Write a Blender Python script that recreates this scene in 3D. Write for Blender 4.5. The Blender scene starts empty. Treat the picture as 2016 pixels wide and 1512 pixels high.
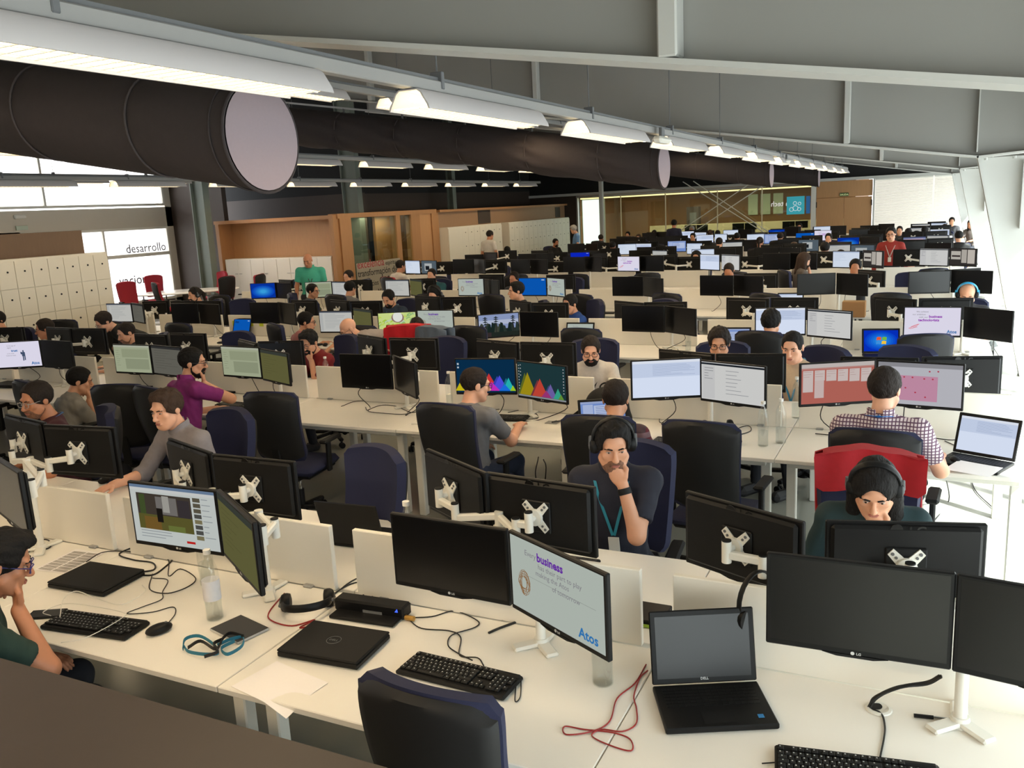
import bpy, math, random
import numpy as np
from mathutils import Matrix, Vector
random.seed(7)
S = bpy.context.scene
COL = S.collection
PI = math.pi
R_ = math.radians

# ------------------------------------------------------------------ camera
CF, CP, CR, CYAW, CH = 1682.69, .202567, .0524594, .4593055, 2.350799
_fw = np.array([-math.sin(CYAW)*math.cos(CP), math.cos(CYAW)*math.cos(CP), -math.sin(CP)])
_rt = np.array([math.cos(CYAW), math.sin(CYAW), 0.]); _dn = np.cross(_fw, _rt)
_R = math.cos(CR)*_rt+math.sin(CR)*_dn; _D = -math.sin(CR)*_rt+math.cos(CR)*_dn
_C = np.array([0, 0, CH])
def ray(x, y): return _fw+(x-1008)/CF*_R+(y-756)/CF*_D
def atz(x, y, z): d = ray(x, y); return Vector(_C+d*(z-CH)/d[2])
def aty(x, y, Y): d = ray(x, y); return Vector(_C+d*Y/d[1])
def atx(x, y, X): d = ray(x, y); return Vector(_C+d*X/d[0])
cam = bpy.data.cameras.new('camera'); camo = bpy.data.objects.new('camera', cam); COL.objects.link(camo)
cam.sensor_fit = 'HORIZONTAL'; cam.sensor_width = 36; cam.lens = CF/2016*36; cam.clip_start = .02; cam.clip_end = 300
m = Matrix.Identity(4)
for i in range(3):
    m[i][0] = _R[i]; m[i][1] = -_D[i]; m[i][2] = -_fw[i]
m[2][3] = CH
camo.matrix_world = m
S.camera = camo

# ------------------------------------------------------------------ world, light, exposure
w = bpy.data.worlds.new('world'); S.world = w; w.use_nodes = True
nt = w.node_tree; bg = nt.nodes['Background']
bg.inputs[0].default_value = (.92, .96, 1, 1); bg.inputs[1].default_value = 2.6
S.view_settings.view_transform = 'Standard'; S.view_settings.look = 'None'
S.view_settings.gamma = 1; S.view_settings.use_curve_mapping = False
S.view_settings.exposure = 0.36
def area(name, loc, rot, sx, sy, power, col):
    l = bpy.data.lights.new(name, 'AREA'); l.shape = 'RECTANGLE'; l.size = sx; l.size_y = sy
    l.energy = power; l.color = col
    o = bpy.data.objects.new(name, l); COL.objects.link(o); o.location = loc; o.rotation_euler = rot
    return o
# daylight entering through the window walls, one light per side
area('daylight_right', (2.05, 14.8, 1.45), (0, R_(90), 0), 2.6, 37, 720, (1, .98, .95))
area('daylight_left', (-20.0, 9, 2.6), (0, R_(-90), 0), 4.4, 20, 700, (1, .97, .92))
sl = bpy.data.lights.new('sun', 'SUN'); sl.energy = 22; sl.angle = R_(1.5); sl.color = (1, .96, .9)
so = bpy.data.objects.new('sun', sl); COL.objects.link(so); so.rotation_euler = Vector((.55, -.42, .72)).to_track_quat('Z', 'Y').to_euler()
LAMP_W = 15; LAMP_C = (1, .75, .46)

# ------------------------------------------------------------------ helpers
def srgb(r, g, b):
    f = lambda c: (c/255)/12.92 if c/255 <= .04045 else ((c/255+.055)/1.055)**2.4
    return (f(r), f(g), f(b), 1)
MATS = {}
def mat(name, rgb=None, rough=.5, metal=0., noise=0, nscale=8, spec=.5, emit=0, bump=0, trans=0, stretch=None, coat=0):
    if name in MATS: return MATS[name]
    M = bpy.data.materials.new(name); M.use_nodes = True; N = M.node_tree.nodes; L = M.node_tree.links
    b = N['Principled BSDF']; c = srgb(*rgb)
    b.inputs['Base Color'].default_value = c; b.inputs['Roughness'].default_value = rough
    b.inputs['Metallic'].default_value = metal; b.inputs['Specular IOR Level'].default_value = spec
    b.inputs['Coat Weight'].default_value = coat
    if trans: b.inputs['Transmission Weight'].default_value = trans; b.inputs['IOR'].default_value = 1.3
    if emit:
        b.inputs['Emission Color'].default_value = c; b.inputs['Emission Strength'].default_value = emit
    if noise or bump:
        tc = N.new('ShaderNodeTexCoord'); mp = N.new('ShaderNodeMapping'); nz = N.new('ShaderNodeTexNoise')
        L.new(tc.outputs['Object'], mp.inputs[0]); L.new(mp.outputs[0], nz.inputs['Vector'])
        if stretch: mp.inputs['Scale'].default_value = stretch
        nz.inputs['Scale'].default_value = nscale; nz.inputs['Detail'].default_value = 4
        if noise:
            mx = N.new('ShaderNodeMix'); mx.data_type = 'RGBA'
            mx.inputs[6].default_value = tuple(v*(1-noise) for v in c[:3])+(1,)
            mx.inputs[7].default_value = tuple(min(1, v*(1+noise)) for v in c[:3])+(1,)
            L.new(nz.outputs['Fac'], mx.inputs[0]); L.new(mx.outputs[2], b.inputs['Base Color'])
        if bump:
            bp = N.new('ShaderNodeBump'); bp.inputs['Strength'].default_value = bump; bp.inputs['Distance'].default_value = .01
            L.new(nz.outputs['Fac'], bp.inputs['Height']); L.new(bp.outputs[0], b.inputs['Normal'])
    MATS[name] = M; return M
def emat(rgb, s=1.0):
    n = 'glow_%d_%d_%d_%d' % (*rgb, int(s*100))
    if n in MATS: return MATS[n]
    M = bpy.data.materials.new(n); M.use_nodes = True; N = M.node_tree.nodes; N.clear()
    e = N.new('ShaderNodeEmission'); o = N.new('ShaderNodeOutputMaterial'); e.inputs[0].default_value = srgb(*rgb); e.inputs[1].default_value = s
    M.node_tree.links.new(e.outputs[0], o.inputs[0]); MATS[n] = M; return M
def glassmat(name, rgb, alpha=.12, rough=.02, translucent=0):
    if name in MATS: return MATS[name]
    M = bpy.data.materials.new(name); M.use_nodes = True; N = M.node_tree.nodes; L = M.node_tree.links; N.clear()
    o = N.new('ShaderNodeOutputMaterial'); mx = N.new('ShaderNodeMixShader')
    if translucent: a = N.new('ShaderNodeBsdfTranslucent')
    else: a = N.new('ShaderNodeBsdfTransparent')
    a.inputs[0].default_value = srgb(*rgb)
    if translucent: g = N.new('ShaderNodeBsdfDiffuse'); g.inputs[0].default_value = srgb(*rgb)
    else: g = N.new('ShaderNodeBsdfGlossy'); g.inputs['Roughness'].default_value = rough
    mx.inputs[0].default_value = alpha
    L.new(a.outputs[0], mx.inputs[1]); L.new(g.outputs[0], mx.inputs[2]); L.new(mx.outputs[0], o.inputs[0])
    MATS[name] = M; return M

class MB:
    def __init__(s): s.v = []; s.f = []; s.m = []
    def add(s, vs, fs, mi=0):
        b = len(s.v); s.v += [tuple(v) for v in vs]; s.f += [tuple(i+b for i in f) for f in fs]; s.m += [mi]*len(fs); return s
    def box(s, c, d, mi=0, M=None, ch=0):
        hx, hy, hz = d[0]/2, d[1]/2, d[2]/2
        if ch <= 0:
            vs = [Vector((x*hx, y*hy, z*hz)) for x in (-1, 1) for y in (-1, 1) for z in (-1, 1)]
            fs = [(0, 1, 3, 2), (4, 6, 7, 5), (0, 4, 5, 1), (2, 3, 7, 6), (0, 2, 6, 4), (1, 5, 7, 3)]
        else:
            ch = min(ch, hx*.95, hy*.95, hz*.95); vs = []; ix = {}
            for x in (-1, 1):
                for y in (-1, 1):
                    for z in (-1, 1):
                        for a in range(3):
                            p = [x*(hx-ch), y*(hy-ch), z*(hz-ch)]; p[a] += (x, y, z)[a]*ch
                            ix[(x, y, z, a)] = len(vs); vs.append(Vector(p))
            fs = []
            for a in range(3):
                b, c2 = (a+1) % 3, (a+2) % 3
                for sg in (-1, 1):
                    q = []
                    for (u, v) in ((-1, -1), (1, -1), (1, 1), (-1, 1)):
                        k = [0, 0, 0]; k[a] = sg; k[b] = u; k[c2] = v; q.append(ix[(*k, a)])
                    fs.append(q if sg > 0 else q[::-1])
                for u in (-1, 1):
                    for v in (-1, 1):
                        k0 = [0, 0, 0]; k0[b] = u; k0[c2] = v; k1 = list(k0); k0[a] = -1; k1[a] = 1
                        q = [ix[(*k0, b)], ix[(*k1, b)], ix[(*k1, c2)], ix[(*k0, c2)]]
                        fs.append(q if u*v < 0 else q[::-1])
            for x in (-1, 1):
                for y in (-1, 1):
                    for z in (-1, 1):
                        q = [ix[(x, y, z, 0)], ix[(x, y, z, 1)], ix[(x, y, z, 2)]]
                        fs.append(q if x*y*z > 0 else q[::-1])
        c = Vector(c)
        vs = [(M @ v if M else v)+c for v in vs]
        return s.add(vs, fs, mi)
    def bar(s, p0, p1, wx, wz, mi=0, ch=0, up=(0, 0, 1)):
        p0 = Vector(p0); p1 = Vector(p1); d = p1-p0; L = d.length
        if L < 1e-6: return s
        y = d/L; x = y.cross(Vector(up))
        x = x.normalized() if x.length > 1e-4 else Vector((1, 0, 0)); z = x.cross(y)
        M = Matrix((x, y, z)).transposed()
        return s.box((p0+p1)/2, (wx, L, wz), mi, M, ch)
    def cyl(s, p0, p1, r0, r1=None, n=12, mi=0, caps=True):
        r1 = r0 if r1 is None else r1; p0 = Vector(p0); p1 = Vector(p1); d = (p1-p0).normalized()
        a = d.orthogonal().normalized(); b = d.cross(a); vs = []
        for p, r in ((p0, r0), (p1, r1)):
            for i in range(n):
                t = 2*PI*i/n; vs.append(p+a*(r*math.cos(t))+b*(r*math.sin(t)))
        fs = [(i, (i+1) % n, n+(i+1) % n, n+i) for i in range(n)]
        if caps: fs += [tuple(range(n-1, -1, -1)), tuple(range(n, 2*n))]
        return s.add(vs, fs, mi)
    def tube(s, pts, r, n=6, mi=0, closed=False, flat=None):
        pts = [Vector(p) for p in pts]; vs = []; K = len(pts); pa = None
        for i, p in enumerate(pts):
            if closed: d = pts[(i+1) % K]-pts[i-1]
            else: d = pts[min(i+1, K-1)]-pts[max(i-1, 0)]
            d = d.normalized() if d.length > 1e-9 else Vector((1, 0, 0))
            if flat: a = Vector(flat)-d*d.dot(Vector(flat)); a = a.normalized() if a.length > 1e-5 else d.orthogonal().normalized()
            elif pa is None: a = d.orthogonal().normalized()
            else:
                a = pa-d*d.dot(pa); a = a.normalized() if a.length > 1e-5 else d.orthogonal().normalized()
            pa = a; b = d.cross(a)
            rr = r[i] if isinstance(r, (list, tuple)) and not flat else r
            ra, rb = (rr if flat else (rr, rr))
            for k in range(n):
                t = 2*PI*(k+.5)/n; vs.append(p+a*(ra*math.cos(t))+b*(rb*math.sin(t)))
        fs = []
        for i in range(K if closed else K-1):
            j = (i+1) % K
            for k in range(n): fs.append((i*n+k, i*n+(k+1) % n, j*n+(k+1) % n, j*n+k))
        if not closed: fs += [tuple(range(n-1, -1, -1)), tuple((K-1)*n+k for k in range(n))]
        return s.add(vs, fs, mi)
    def lathe(s, prof, n=16, c=(0, 0, 0), mi=0, M=None):
        c = Vector(c); vs = []; K = len(prof)
        for r, z in prof:
            for i in range(n):
                t = 2*PI*i/n; v = Vector((r*math.cos(t), r*math.sin(t), z)); vs.append((M @ v if M else v)+c)
        fs = [(k*n+i, k*n+(i+1) % n, (k+1)*n+(i+1) % n, (k+1)*n+i) for k in range(K-1) for i in range(n)]
        if prof[0][0] > 1e-6: fs.append(tuple(range(n-1, -1, -1)))
        if prof[-1][0] > 1e-6: fs.append(tuple((K-1)*n+i for i in range(n)))
        return s.add(vs, fs, mi)
    def prism(s, poly, t0, t1, M=None, mi=0):
        """poly in local xz, extruded along local y"""
        n = len(poly); vs = [Vector((x, t0, z)) for x, z in poly]+[Vector((x, t1, z)) for x, z in poly]
        fs = [tuple(range(n)), tuple(range(2*n-1, n-1, -1))]+[(i, n+i, n+(i+1) % n, (i+1) % n) for i in range(n)]
        if M: vs = [M @ v for v in vs]
        return s.add(vs, fs, mi)
    def quad(s, a, b, c, d, mi=0): return s.add([a, b, c, d], [(0, 1, 2, 3)], mi)
    def ball(s, c, r, n=10, mi=0):
        r = r if isinstance(r, (tuple, list)) else (r, r, r); c = Vector(c); vs = [c+Vector((0, 0, -r[2]))]; K = n//2
        for k in range(1, K):
            ph = -PI/2+PI*k/K
            for i in range(n):
                t = 2*PI*i/n; vs.append(c+Vector((r[0]*math.cos(ph)*math.cos(t), r[1]*math.cos(ph)*math.sin(t), r[2]*math.sin(ph))))
        vs.append(c+Vector((0, 0, r[2]))); fs = []
        for i in range(n): fs.append((0, 1+(i+1) % n, 1+i))
        for k in range(K-2):
            for i in range(n): fs.append((1+k*n+i, 1+k*n+(i+1) % n, 1+(k+1)*n+(i+1) % n, 1+(k+1)*n+i))
        e = len(vs)-1; b = 1+(K-2)*n
        for i in range(n): fs.append((b+i, b+(i+1) % n, e))
        return s.add(vs, fs, mi)
    def mesh(s, name, mats, smooth=35):
        me = bpy.data.meshes.new(name); me.from_pydata(s.v, [], s.f)
        for mm in (mats if isinstance(mats, (list, tuple)) else [mats]): me.materials.append(mm)
        if any(s.m): me.polygons.foreach_set('material_index', s.m)
        if smooth:
            me.polygons.foreach_set('use_smooth', [True]*len(s.f)); me.set_sharp_from_angle(angle=R_(smooth))
        me.update(); return me
    def build(s, name, mats, parent=None, loc=(0, 0, 0), rot=(0, 0, 0), smooth=35):
        return ob(name, s.mesh(name, mats, smooth), parent, loc, rot)
def ob(name, me, parent=None, loc=(0, 0, 0), rot=(0, 0, 0)):
    o = bpy.data.objects.new(name, me); COL.objects.link(o)
    if parent: o.parent = parent
    o.location = loc; o.rotation_euler = rot; return o
def tag(o, label, cat, group=None):
    o['label'] = label; o['category'] = cat
    if group: o['group'] = group
    return o
def thing(name, label, cat, loc=(0, 0, 0), rz=0, group=None):
    o = ob(name, None, None, loc, (0, 0, rz)); o.empty_display_size = .1
    return tag(o, label, cat, group)
def struct(o): o['kind'] = 'structure'; return o
FONTS = {}
def textmesh(s, size, mats, bold=0, flip=False, align='LEFT', ext=.0004):
    """lettering lying in local xz plane, facing -y"""
    cu = bpy.data.curves.new('lettering', 'FONT'); cu.body = s; cu.size = size; cu.offset = bold; cu.extrude = ext
    cu.align_x = align; cu.resolution_u = 2
    o = bpy.data.objects.new('lettering_source', cu); COL.objects.link(o)
    dg = bpy.context.evaluated_depsgraph_get(); me = bpy.data.meshes.new_from_object(o.evaluated_get(dg)); bpy.data.objects.remove(o); bpy.data.curves.remove(cu)
    me.transform(Matrix.Rotation(PI/2, 4, 'X'))
    if flip: me.transform(Matrix.Scale(-1, 4, (1, 0, 0))); me.flip_normals()
    me.materials.clear(); me.materials.append(mats); me.name = 'lettering'; return me
def spline(pts, n=6):
    """Catmull-Rom through the points"""
    P = [Vector(p) for p in pts]; P = [P[0]*2-P[1]]+P+[P[-1]*2-P[-2]]; out = []
    for i in range(1, len(P)-2):
        for k in range(n):
            t = k/n; a, b, c, d = P[i-1], P[i], P[i+1], P[i+2]
            out.append(.5*((2*b)+(c-a)*t+(2*a-5*b+4*c-d)*t*t+(3*b-a-3*c+d)*t**3))
    return out+[P[-2]]

# ------------------------------------------------------------------ materials
M_desk = mat('white_laminate', (238, 234, 226), .38, noise=.03, nscale=3)
M_edge = mat('white_panel', (236, 231, 220), .5)
M_wht = mat('white_metal', (226, 224, 216), .35)
M_blk = mat('black_plastic', (16, 16, 17), .5, noise=.1, nscale=60, spec=.25)
M_blkm = mat('matt_black', (20, 20, 21), .6, spec=.25)
M_scr = mat('dark_screen', (9, 9, 10), .28, spec=.45)
M_shell = mat('chair_shell', (30, 30, 31), .55, noise=.1, nscale=40, spec=.3)
M_navy = mat('navy_fabric', (27, 31, 62), .85, noise=.15, nscale=200)
M_redf = mat('red_fabric', (150, 28, 46), .85, noise=.12, nscale=150)
M_chr = mat('chrome', (190, 190, 190), .2, 1)
M_gry = mat('grey_plastic', (95, 96, 98), .5)
M_cab = mat('cable_black', (12, 12, 12), .5)
M_wood = mat('oak_veneer', (186, 140, 96), .5, noise=.16, nscale=5, stretch=(14, 14, .6))
M_woodd = mat('oak_shadow_veneer', (120, 92, 70), .55, noise=.12, nscale=5, stretch=(14, 14, .6))
M_brown = mat('dark_brown_panel', (58, 47, 41), .6, noise=.08, nscale=6)
M_black = mat('black_wall', (20, 20, 21), .8)
M_steel = mat('painted_steel', (196, 196, 192), .45, noise=.03, nscale=4)
M_web = mat('grey_paint', (152, 151, 147), .6, noise=.03, nscale=1.5)
M_duct = mat('duct_fabric', (58, 51, 52), .8, noise=.12, nscale=20, bump=.15)
M_cap = mat('duct_cap_fabric', (150, 134, 140), .8, noise=.04, nscale=60)
M_alu = mat('aluminium', (172, 172, 172), .35, .6)
M_floor = mat('epoxy_floor', (150, 150, 142), .22, noise=.06, nscale=1.3, spec=.5)
# ------------------------------------------------------------------ room shell
XL, XR, YF, YN = -19.5, 1.75, 33.3, -4.0
struct(MB().box(((XL+XR)/2, 17, -.1), (XR-XL+1, 46, .2)).build('floor', M_floor))
def zf(x): return 2.73-.17*max(x, -14)
FR = [3.8, 12.1, 20.3, 28.5]
DK = 1.15
roof = MB()
for (xa, xb) in ((XR+.4, .45), (.45, -14), (-14, XL-.3)):
    za = 3.8 if xa > .45 else zf(xa)+DK; zb = (3.8 if xb >= .45 else zf(xb)+DK)
    if xb == .45: zb = zf(.45)+DK
    if xa == .45: za = zf(.45)+DK
    roof.add([(xa, YN-.3, za), (xb, YN-.3, zb), (xb, YF+8, zb), (xa, YF+8, za), (xa, YN-.3, za+.12), (xb, YN-.3, zb+.12), (xb, YF+8, zb+.12), (xa, YF+8, za+.12)],
             [(0, 3, 2, 1), (4, 5, 6, 7), (0, 1, 5, 4), (1, 2, 6, 5), (2, 3, 7, 6), (3, 0, 4, 7)])
struct(roof.build('ceiling', M_web, smooth=0))
# near wall behind the platform
struct(MB().box(((XL+XR)/2, YN-.15, 3.4), (XR-XL+1, .3, 6.9)).build('wall_near', mat('pale_wall', (200, 194, 182), .7)))
# left facade: sill, band between the windows, head
wl = MB()
wl.box((XL-.15, 7, .17), (.3, 22.6, .34)); wl.box((XL-.15, 7, 2.62), (.3, 22.6, .54)); wl.box((XL-.15, 7, 5.5), (.3, 22.6, 1.6))
wl.box((XL-.15, 4.6, 1.34), (.3, 17.8, 2.1)); wl.box((XL-.15, 18.6, 3.2), (.3, 1.3, 6.4))
struct(wl.build('wall_left', mat('cream_wall', (205, 198, 186), .7), smooth=0))
M_frost = glassmat('frosted_daylight_glass', (250, 250, 250), .3, translucent=1)
def window(name, y0, y1, z0, z1, x, nm, facing=1):
    f = MB(); t = .06
    f.box((x, (y0+y1)/2, z0+t/2), (.1, y1-y0, t)); f.box((x, (y0+y1)/2, z1-t/2), (.1, y1-y0, t))
    o = struct(f.build(name, M_wht, smooth=0))
    for i in range(nm+1):
        y = y0+t/2+(y1-y0-t)*i/nm
        MB().box((x, y, (z0+z1)/2), (.1, t, z1-z0-2*t)).build('mullion', M_wht, o, smooth=0)
    for i in range(nm):
        a = y0+(y1-y0)*i/nm; b = y0+(y1-y0)*(i+1)/nm
        MB().box((x, (a+b)/2, (z0+z1)/2), (.012, b-a-.06, z1-z0-.12)).build('pane', M_frost, o, smooth=0)
    return o
window('window_1', -4, 17.9, 2.93, 4.72, XL+.02, 6)
w2 = window('window_2', 13.6, 17.9, .34, 2.36, XL+.02, 2)
MB().box((XL+.03, 15.75, 1.62), (.12, 4.2, .09)).build('transom', M_wht, w2, smooth=0)
M_film = mat('grey_window_film', (96, 96, 100), .6)
for s, z, y, sz in (('desarrollo', 1.70, 16.35, .33), ('vacion', .86, 16.0, .36)):
    me = textmesh(s, sz, M_film, .004)
    o = ob('lettering', me, w2, (XL+.1, y, z), (0, 0, R_(90)))
# hall walls high above the office boxes
wb = MB(); wb.box((-17.2, 20.6, 4.8), (5.2, .2, 3.6), 0); wb.box((-17.2, 20.6, 1.5), (5.2, .2, 3.0), 1)
wb.box((-15.3, 27.2, 4.8), (.2, 13.2, 3.6), 0); wb.box((-15.3, 27.2, 1.5), (.2, 13.2, 3.0), 1)
struct(wb.build('wall_back', [M_black, M_brown], smooth=0))
wf = MB(); wf.box((-7.0, YF+.12, 4.55), (18, .2, 3.6), 0); wf.box((-14.25, YF+.12, 1.4), (2.42, .2, 2.8), 1)
struct(wf.build('wall_far', [M_black, M_brown], smooth=0))
wd = MB(); wd.box((-18.6, 18.25, 3.0), (2.1, .16, 6.0)); struct(wd.build('wall_dark_return', M_brown, smooth=0))

# right facade: mullions, translucent blinds behind columns
wr = MB(); wr.box((XR+.05, 14.6, 3.25), (.2, 37.6, 1.1)); wr.box((XR+.05, 14.6, .05), (.2, 37.6, .1))
struct(wr.build('wall_right', M_steel, smooth=0))
w3 = struct(MB().box((XR-.02, 14.6, 2.66), (.12, 37.4, .08)).build('window_3', M_wht, smooth=0))
M_fac = glassmat('facade_glass', (240, 245, 245), .05)
for i in range(19):
    y = -4+37.2*i/18
    MB().box((XR-.02, y, 1.38), (.1, .06, 2.52)).build('mullion', M_wht, w3, smooth=0)
    if i < 18: MB().box((XR, y+37.2/36, 1.38), (.012, 37.2/18-.06, 2.52)).build('pane', M_fac, w3, smooth=0)

# far wall: glazed front of the neighbouring office, door, blinds
M_gl = glassmat('clear_glass', (225, 235, 228), .07)
g = struct(MB().box((-8.45, YF, 2.66), (9.3, .1, .07)).build('window_4', M_alu, smooth=0))
MB().box((-8.45, YF, .04), (9.3, .1, .08)).build('sill', M_alu, g, smooth=0)
gx = [-13.04, -11.21, -9.39, -7.37, -5.72, -3.98]
for i, x in enumerate(gx):
    if 0 < i < 5: MB().box((x, YF, 1.35), (.03, .06, 2.56)).build('mullion', mat('pale_joint', (222, 214, 188), .5), g, smooth=0)
    if i < 5: MB().box(((x+gx[i+1])/2, YF, 1.35), (gx[i+1]-x-.04, .012, 2.56)).build('pane', M_gl, g, smooth=0)
MB().box((-13.06, YF, 1.35), (.06, .12, 2.66)).build('frame', M_alu, g, smooth=0)
MB().box((-3.90, YF, 1.36), (.16, .14, 2.72)).build('frame', M_wht, g, smooth=0)
MB().box((-8.4, YF+.1, 2.575), (9.1, .1, .05)).build('light_strip', emat((255, 222, 160), 2.2), g, smooth=0)
# office behind the glass
of = MB(); of.box((-8.3, 40.4, 1.5), (11.5, .2, 3.0)); of.box((-13.9, 37, 1.5), (.2, 7, 3)); of.box((-2.6, 37, 1.5), (.2, 7, 3))
struct(of.build('wall_office', mat('office_wood', (150, 108, 66), .6, noise=.12, nscale=4, stretch=(10, 10, .6)), smooth=0))
struct(MB().box((-8.3, 36.9, 2.9), (11.2, 7, .1)).build('ceiling_office', mat('office_ceiling', (70, 62, 52), .7), smooth=0))
area('office_lamp', (-8.3, 36.6, 2.8), (0, 0, 0), 9, 1.2, 300, (1, .84, .58))
tag(MB().box((-7.2, 38.2, .62), (8.6, .12, 1.24), ch=.01).build('low_partition', mat('beige_partition', (176, 164, 132), .6)), 'long beige half-height partition inside the glazed office', 'partition')
t = thing('tall_cabinet', 'brown tall cabinet standing inside the glazed office', 'cabinet', (-9.6, 38.6, 0))
MB().box((0, 0, 1.0), (.55, .4, 2.0), ch=.01).build('body', M_brown, t); MB().box((.02, -.21, 1.5), (.3, .02, .5), ch=.004).build('panel', M_gry, t)
for x in (-12.6,):
    o = MB().box((x, 33.9, 1.32), (1.0, .06, 2.5)).build('window_5', M_wht, smooth=0); struct(o)
    MB().box((x, 33.86, 1.32), (.92, .02, 2.4)).build('pane', emat((255, 252, 244), 1.6), o, smooth=0)
for k, x in enumerate((-7.3, -6.75, -6.2)):
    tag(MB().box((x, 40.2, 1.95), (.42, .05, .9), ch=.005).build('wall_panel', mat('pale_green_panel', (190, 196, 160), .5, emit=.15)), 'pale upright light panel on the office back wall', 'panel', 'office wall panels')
for k in range(3):
    for sx in (0, 1):
        tag(MB().box((-9.2+k*2.0+sx*.5, 36.4, 1.12), (.48, .03, .28), ch=.005).build('monitor', M_blk), 'black monitor back seen through the office glass', 'monitor', 'monitors inside the glazed office')
# diagonal brace rods in front of the glass
for a, b in (((-10.2, .25), (-5.6, 3.1)), ((-10.0, .0), (-5.2, 2.95)), ((-8.6, 3.0), (-4.6, .35)), ((-8.2, 3.0), (-4.3, .2))):
    tag(MB().cyl((a[0], YF-.35, a[1]), (b[0], YF-.35, b[1]), .018, n=8).build('brace_rod', M_wht), 'thin white diagonal brace rod %s before the glazed office' % ('rising to the right' if a[1] < b[1] else 'falling to the right'), 'brace', 'diagonal brace rods')
tag(MB().box((-11.7, 32.4, 2.0), (.16, .16, 4.0), ch=.02).build('steel_post', M_steel), 'slim grey steel post before the bright end of the glazed office', 'post')
# signs on the glass (seen from behind)
sg = thing('window_sticker', 'white mirrored in tech lettering stuck on the office glass', 'sticker', (-5.15, YF-.03, 1.92))
ob('lettering', textmesh('(in tech', .26, emat((235, 232, 225), .55), .004, flip=True), sg, (.55, 0, 0))
t = thing('teal_sign', 'teal square sign with white bubbles on the office glass', 'sign', (-4.52, YF-.03, 1.6))
MB().box((0, 0, .32), (.62, .012, .64), ch=.004).build('board', mat('teal_print', (62, 178, 196), .5, emit=.25), t)
for x, z, r in ((-.14, .18, .07), (0, .22, .09), (.13, .18, .06), (-.02, .4, .06), (.14, .38, .05)):
    pts = [(x+r*math.cos(i*PI/8), -.01, z+r*math.sin(i*PI/8)) for i in range(16)]
    MB().tube(pts, .008, 4, closed=True).build('bubble', emat((235, 240, 240), .6), t)
tag(MB().box((-4.08, YF-.03, 1.92), (.14, .012, .62), ch=.004).build('blue_sign', mat('blue_print', (40, 110, 175), .5, emit=.2)), 'narrow blue sign beside the teal bubble sign', 'sign')
# timber double door
d = struct(MB().box((-2.86, YF+.02, 2.42), (1.86, .08, .56)).build('door_1', M_wood, smooth=0))
for x in (-3.33, -2.40): MB().box((x, YF+.02, 1.06), (.915, .07, 2.12), ch=.004).build('door_leaf', M_wood, d)
for x in (-3.84, -1.88): MB().box((x, YF, 1.36), (.06, .12, 2.72)).build('frame', M_steel, d, smooth=0)
for x in (-3.79, -1.94): MB().box((x, YF-.05, 1.9), (.03, .03, .2)).build('hinge', M_blk, d, smooth=0)
t = thing('exit_sign', 'green SALIDA exit sign above the timber door', 'sign', (-2.86, YF-.04, 2.16))
MB().box((0, 0, .06), (.3, .02, .12), ch=.004).build('board', mat('exit_green', (52, 84, 48), .5), t)
ob('lettering', textmesh('SALIDA', .085, emat((205, 214, 150), .7), .001, align='CENTER'), t, (0, -.012, .03))
MB().box((-7.0, YF-.03, 2.76), (17.5, .1, .1)).build('trim_1', M_steel, smooth=0)['kind'] = 'structure'
# venetian blinds in the bright corner
w6 = struct(MB().box((-.05, YF+.05, 1.38), (3.6, .03, 2.7)).build('window_6', emat((255, 250, 240), .85), smooth=0))
for x0, x1 in ((-1.84, -.02), (.02, 1.7)):
    t = thing('venetian_blind', 'closed white venetian blind over the window %s' % ('beside the timber door' if x0 < -1 else 'in the corner by the leaning columns'), 'blind', ((x0+x1)/2, YF-.06, 0))
    MB().box((0, 0, 2.68), (x1-x0, .06, .06), ch=.006).build('head_rail', M_wht, t)
    b = MB()
    for k in range(60): b.box((0, 0, .12+k*.0425), (x1-x0-.02, .036, .004), M=Matrix.Rotation(R_(58), 3, 'X'))
    o = b.build('slats', mat('blind_slat', (236, 232, 222), .5, emit=.18), t, smooth=0); o['kind'] = 'stuff'

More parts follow.
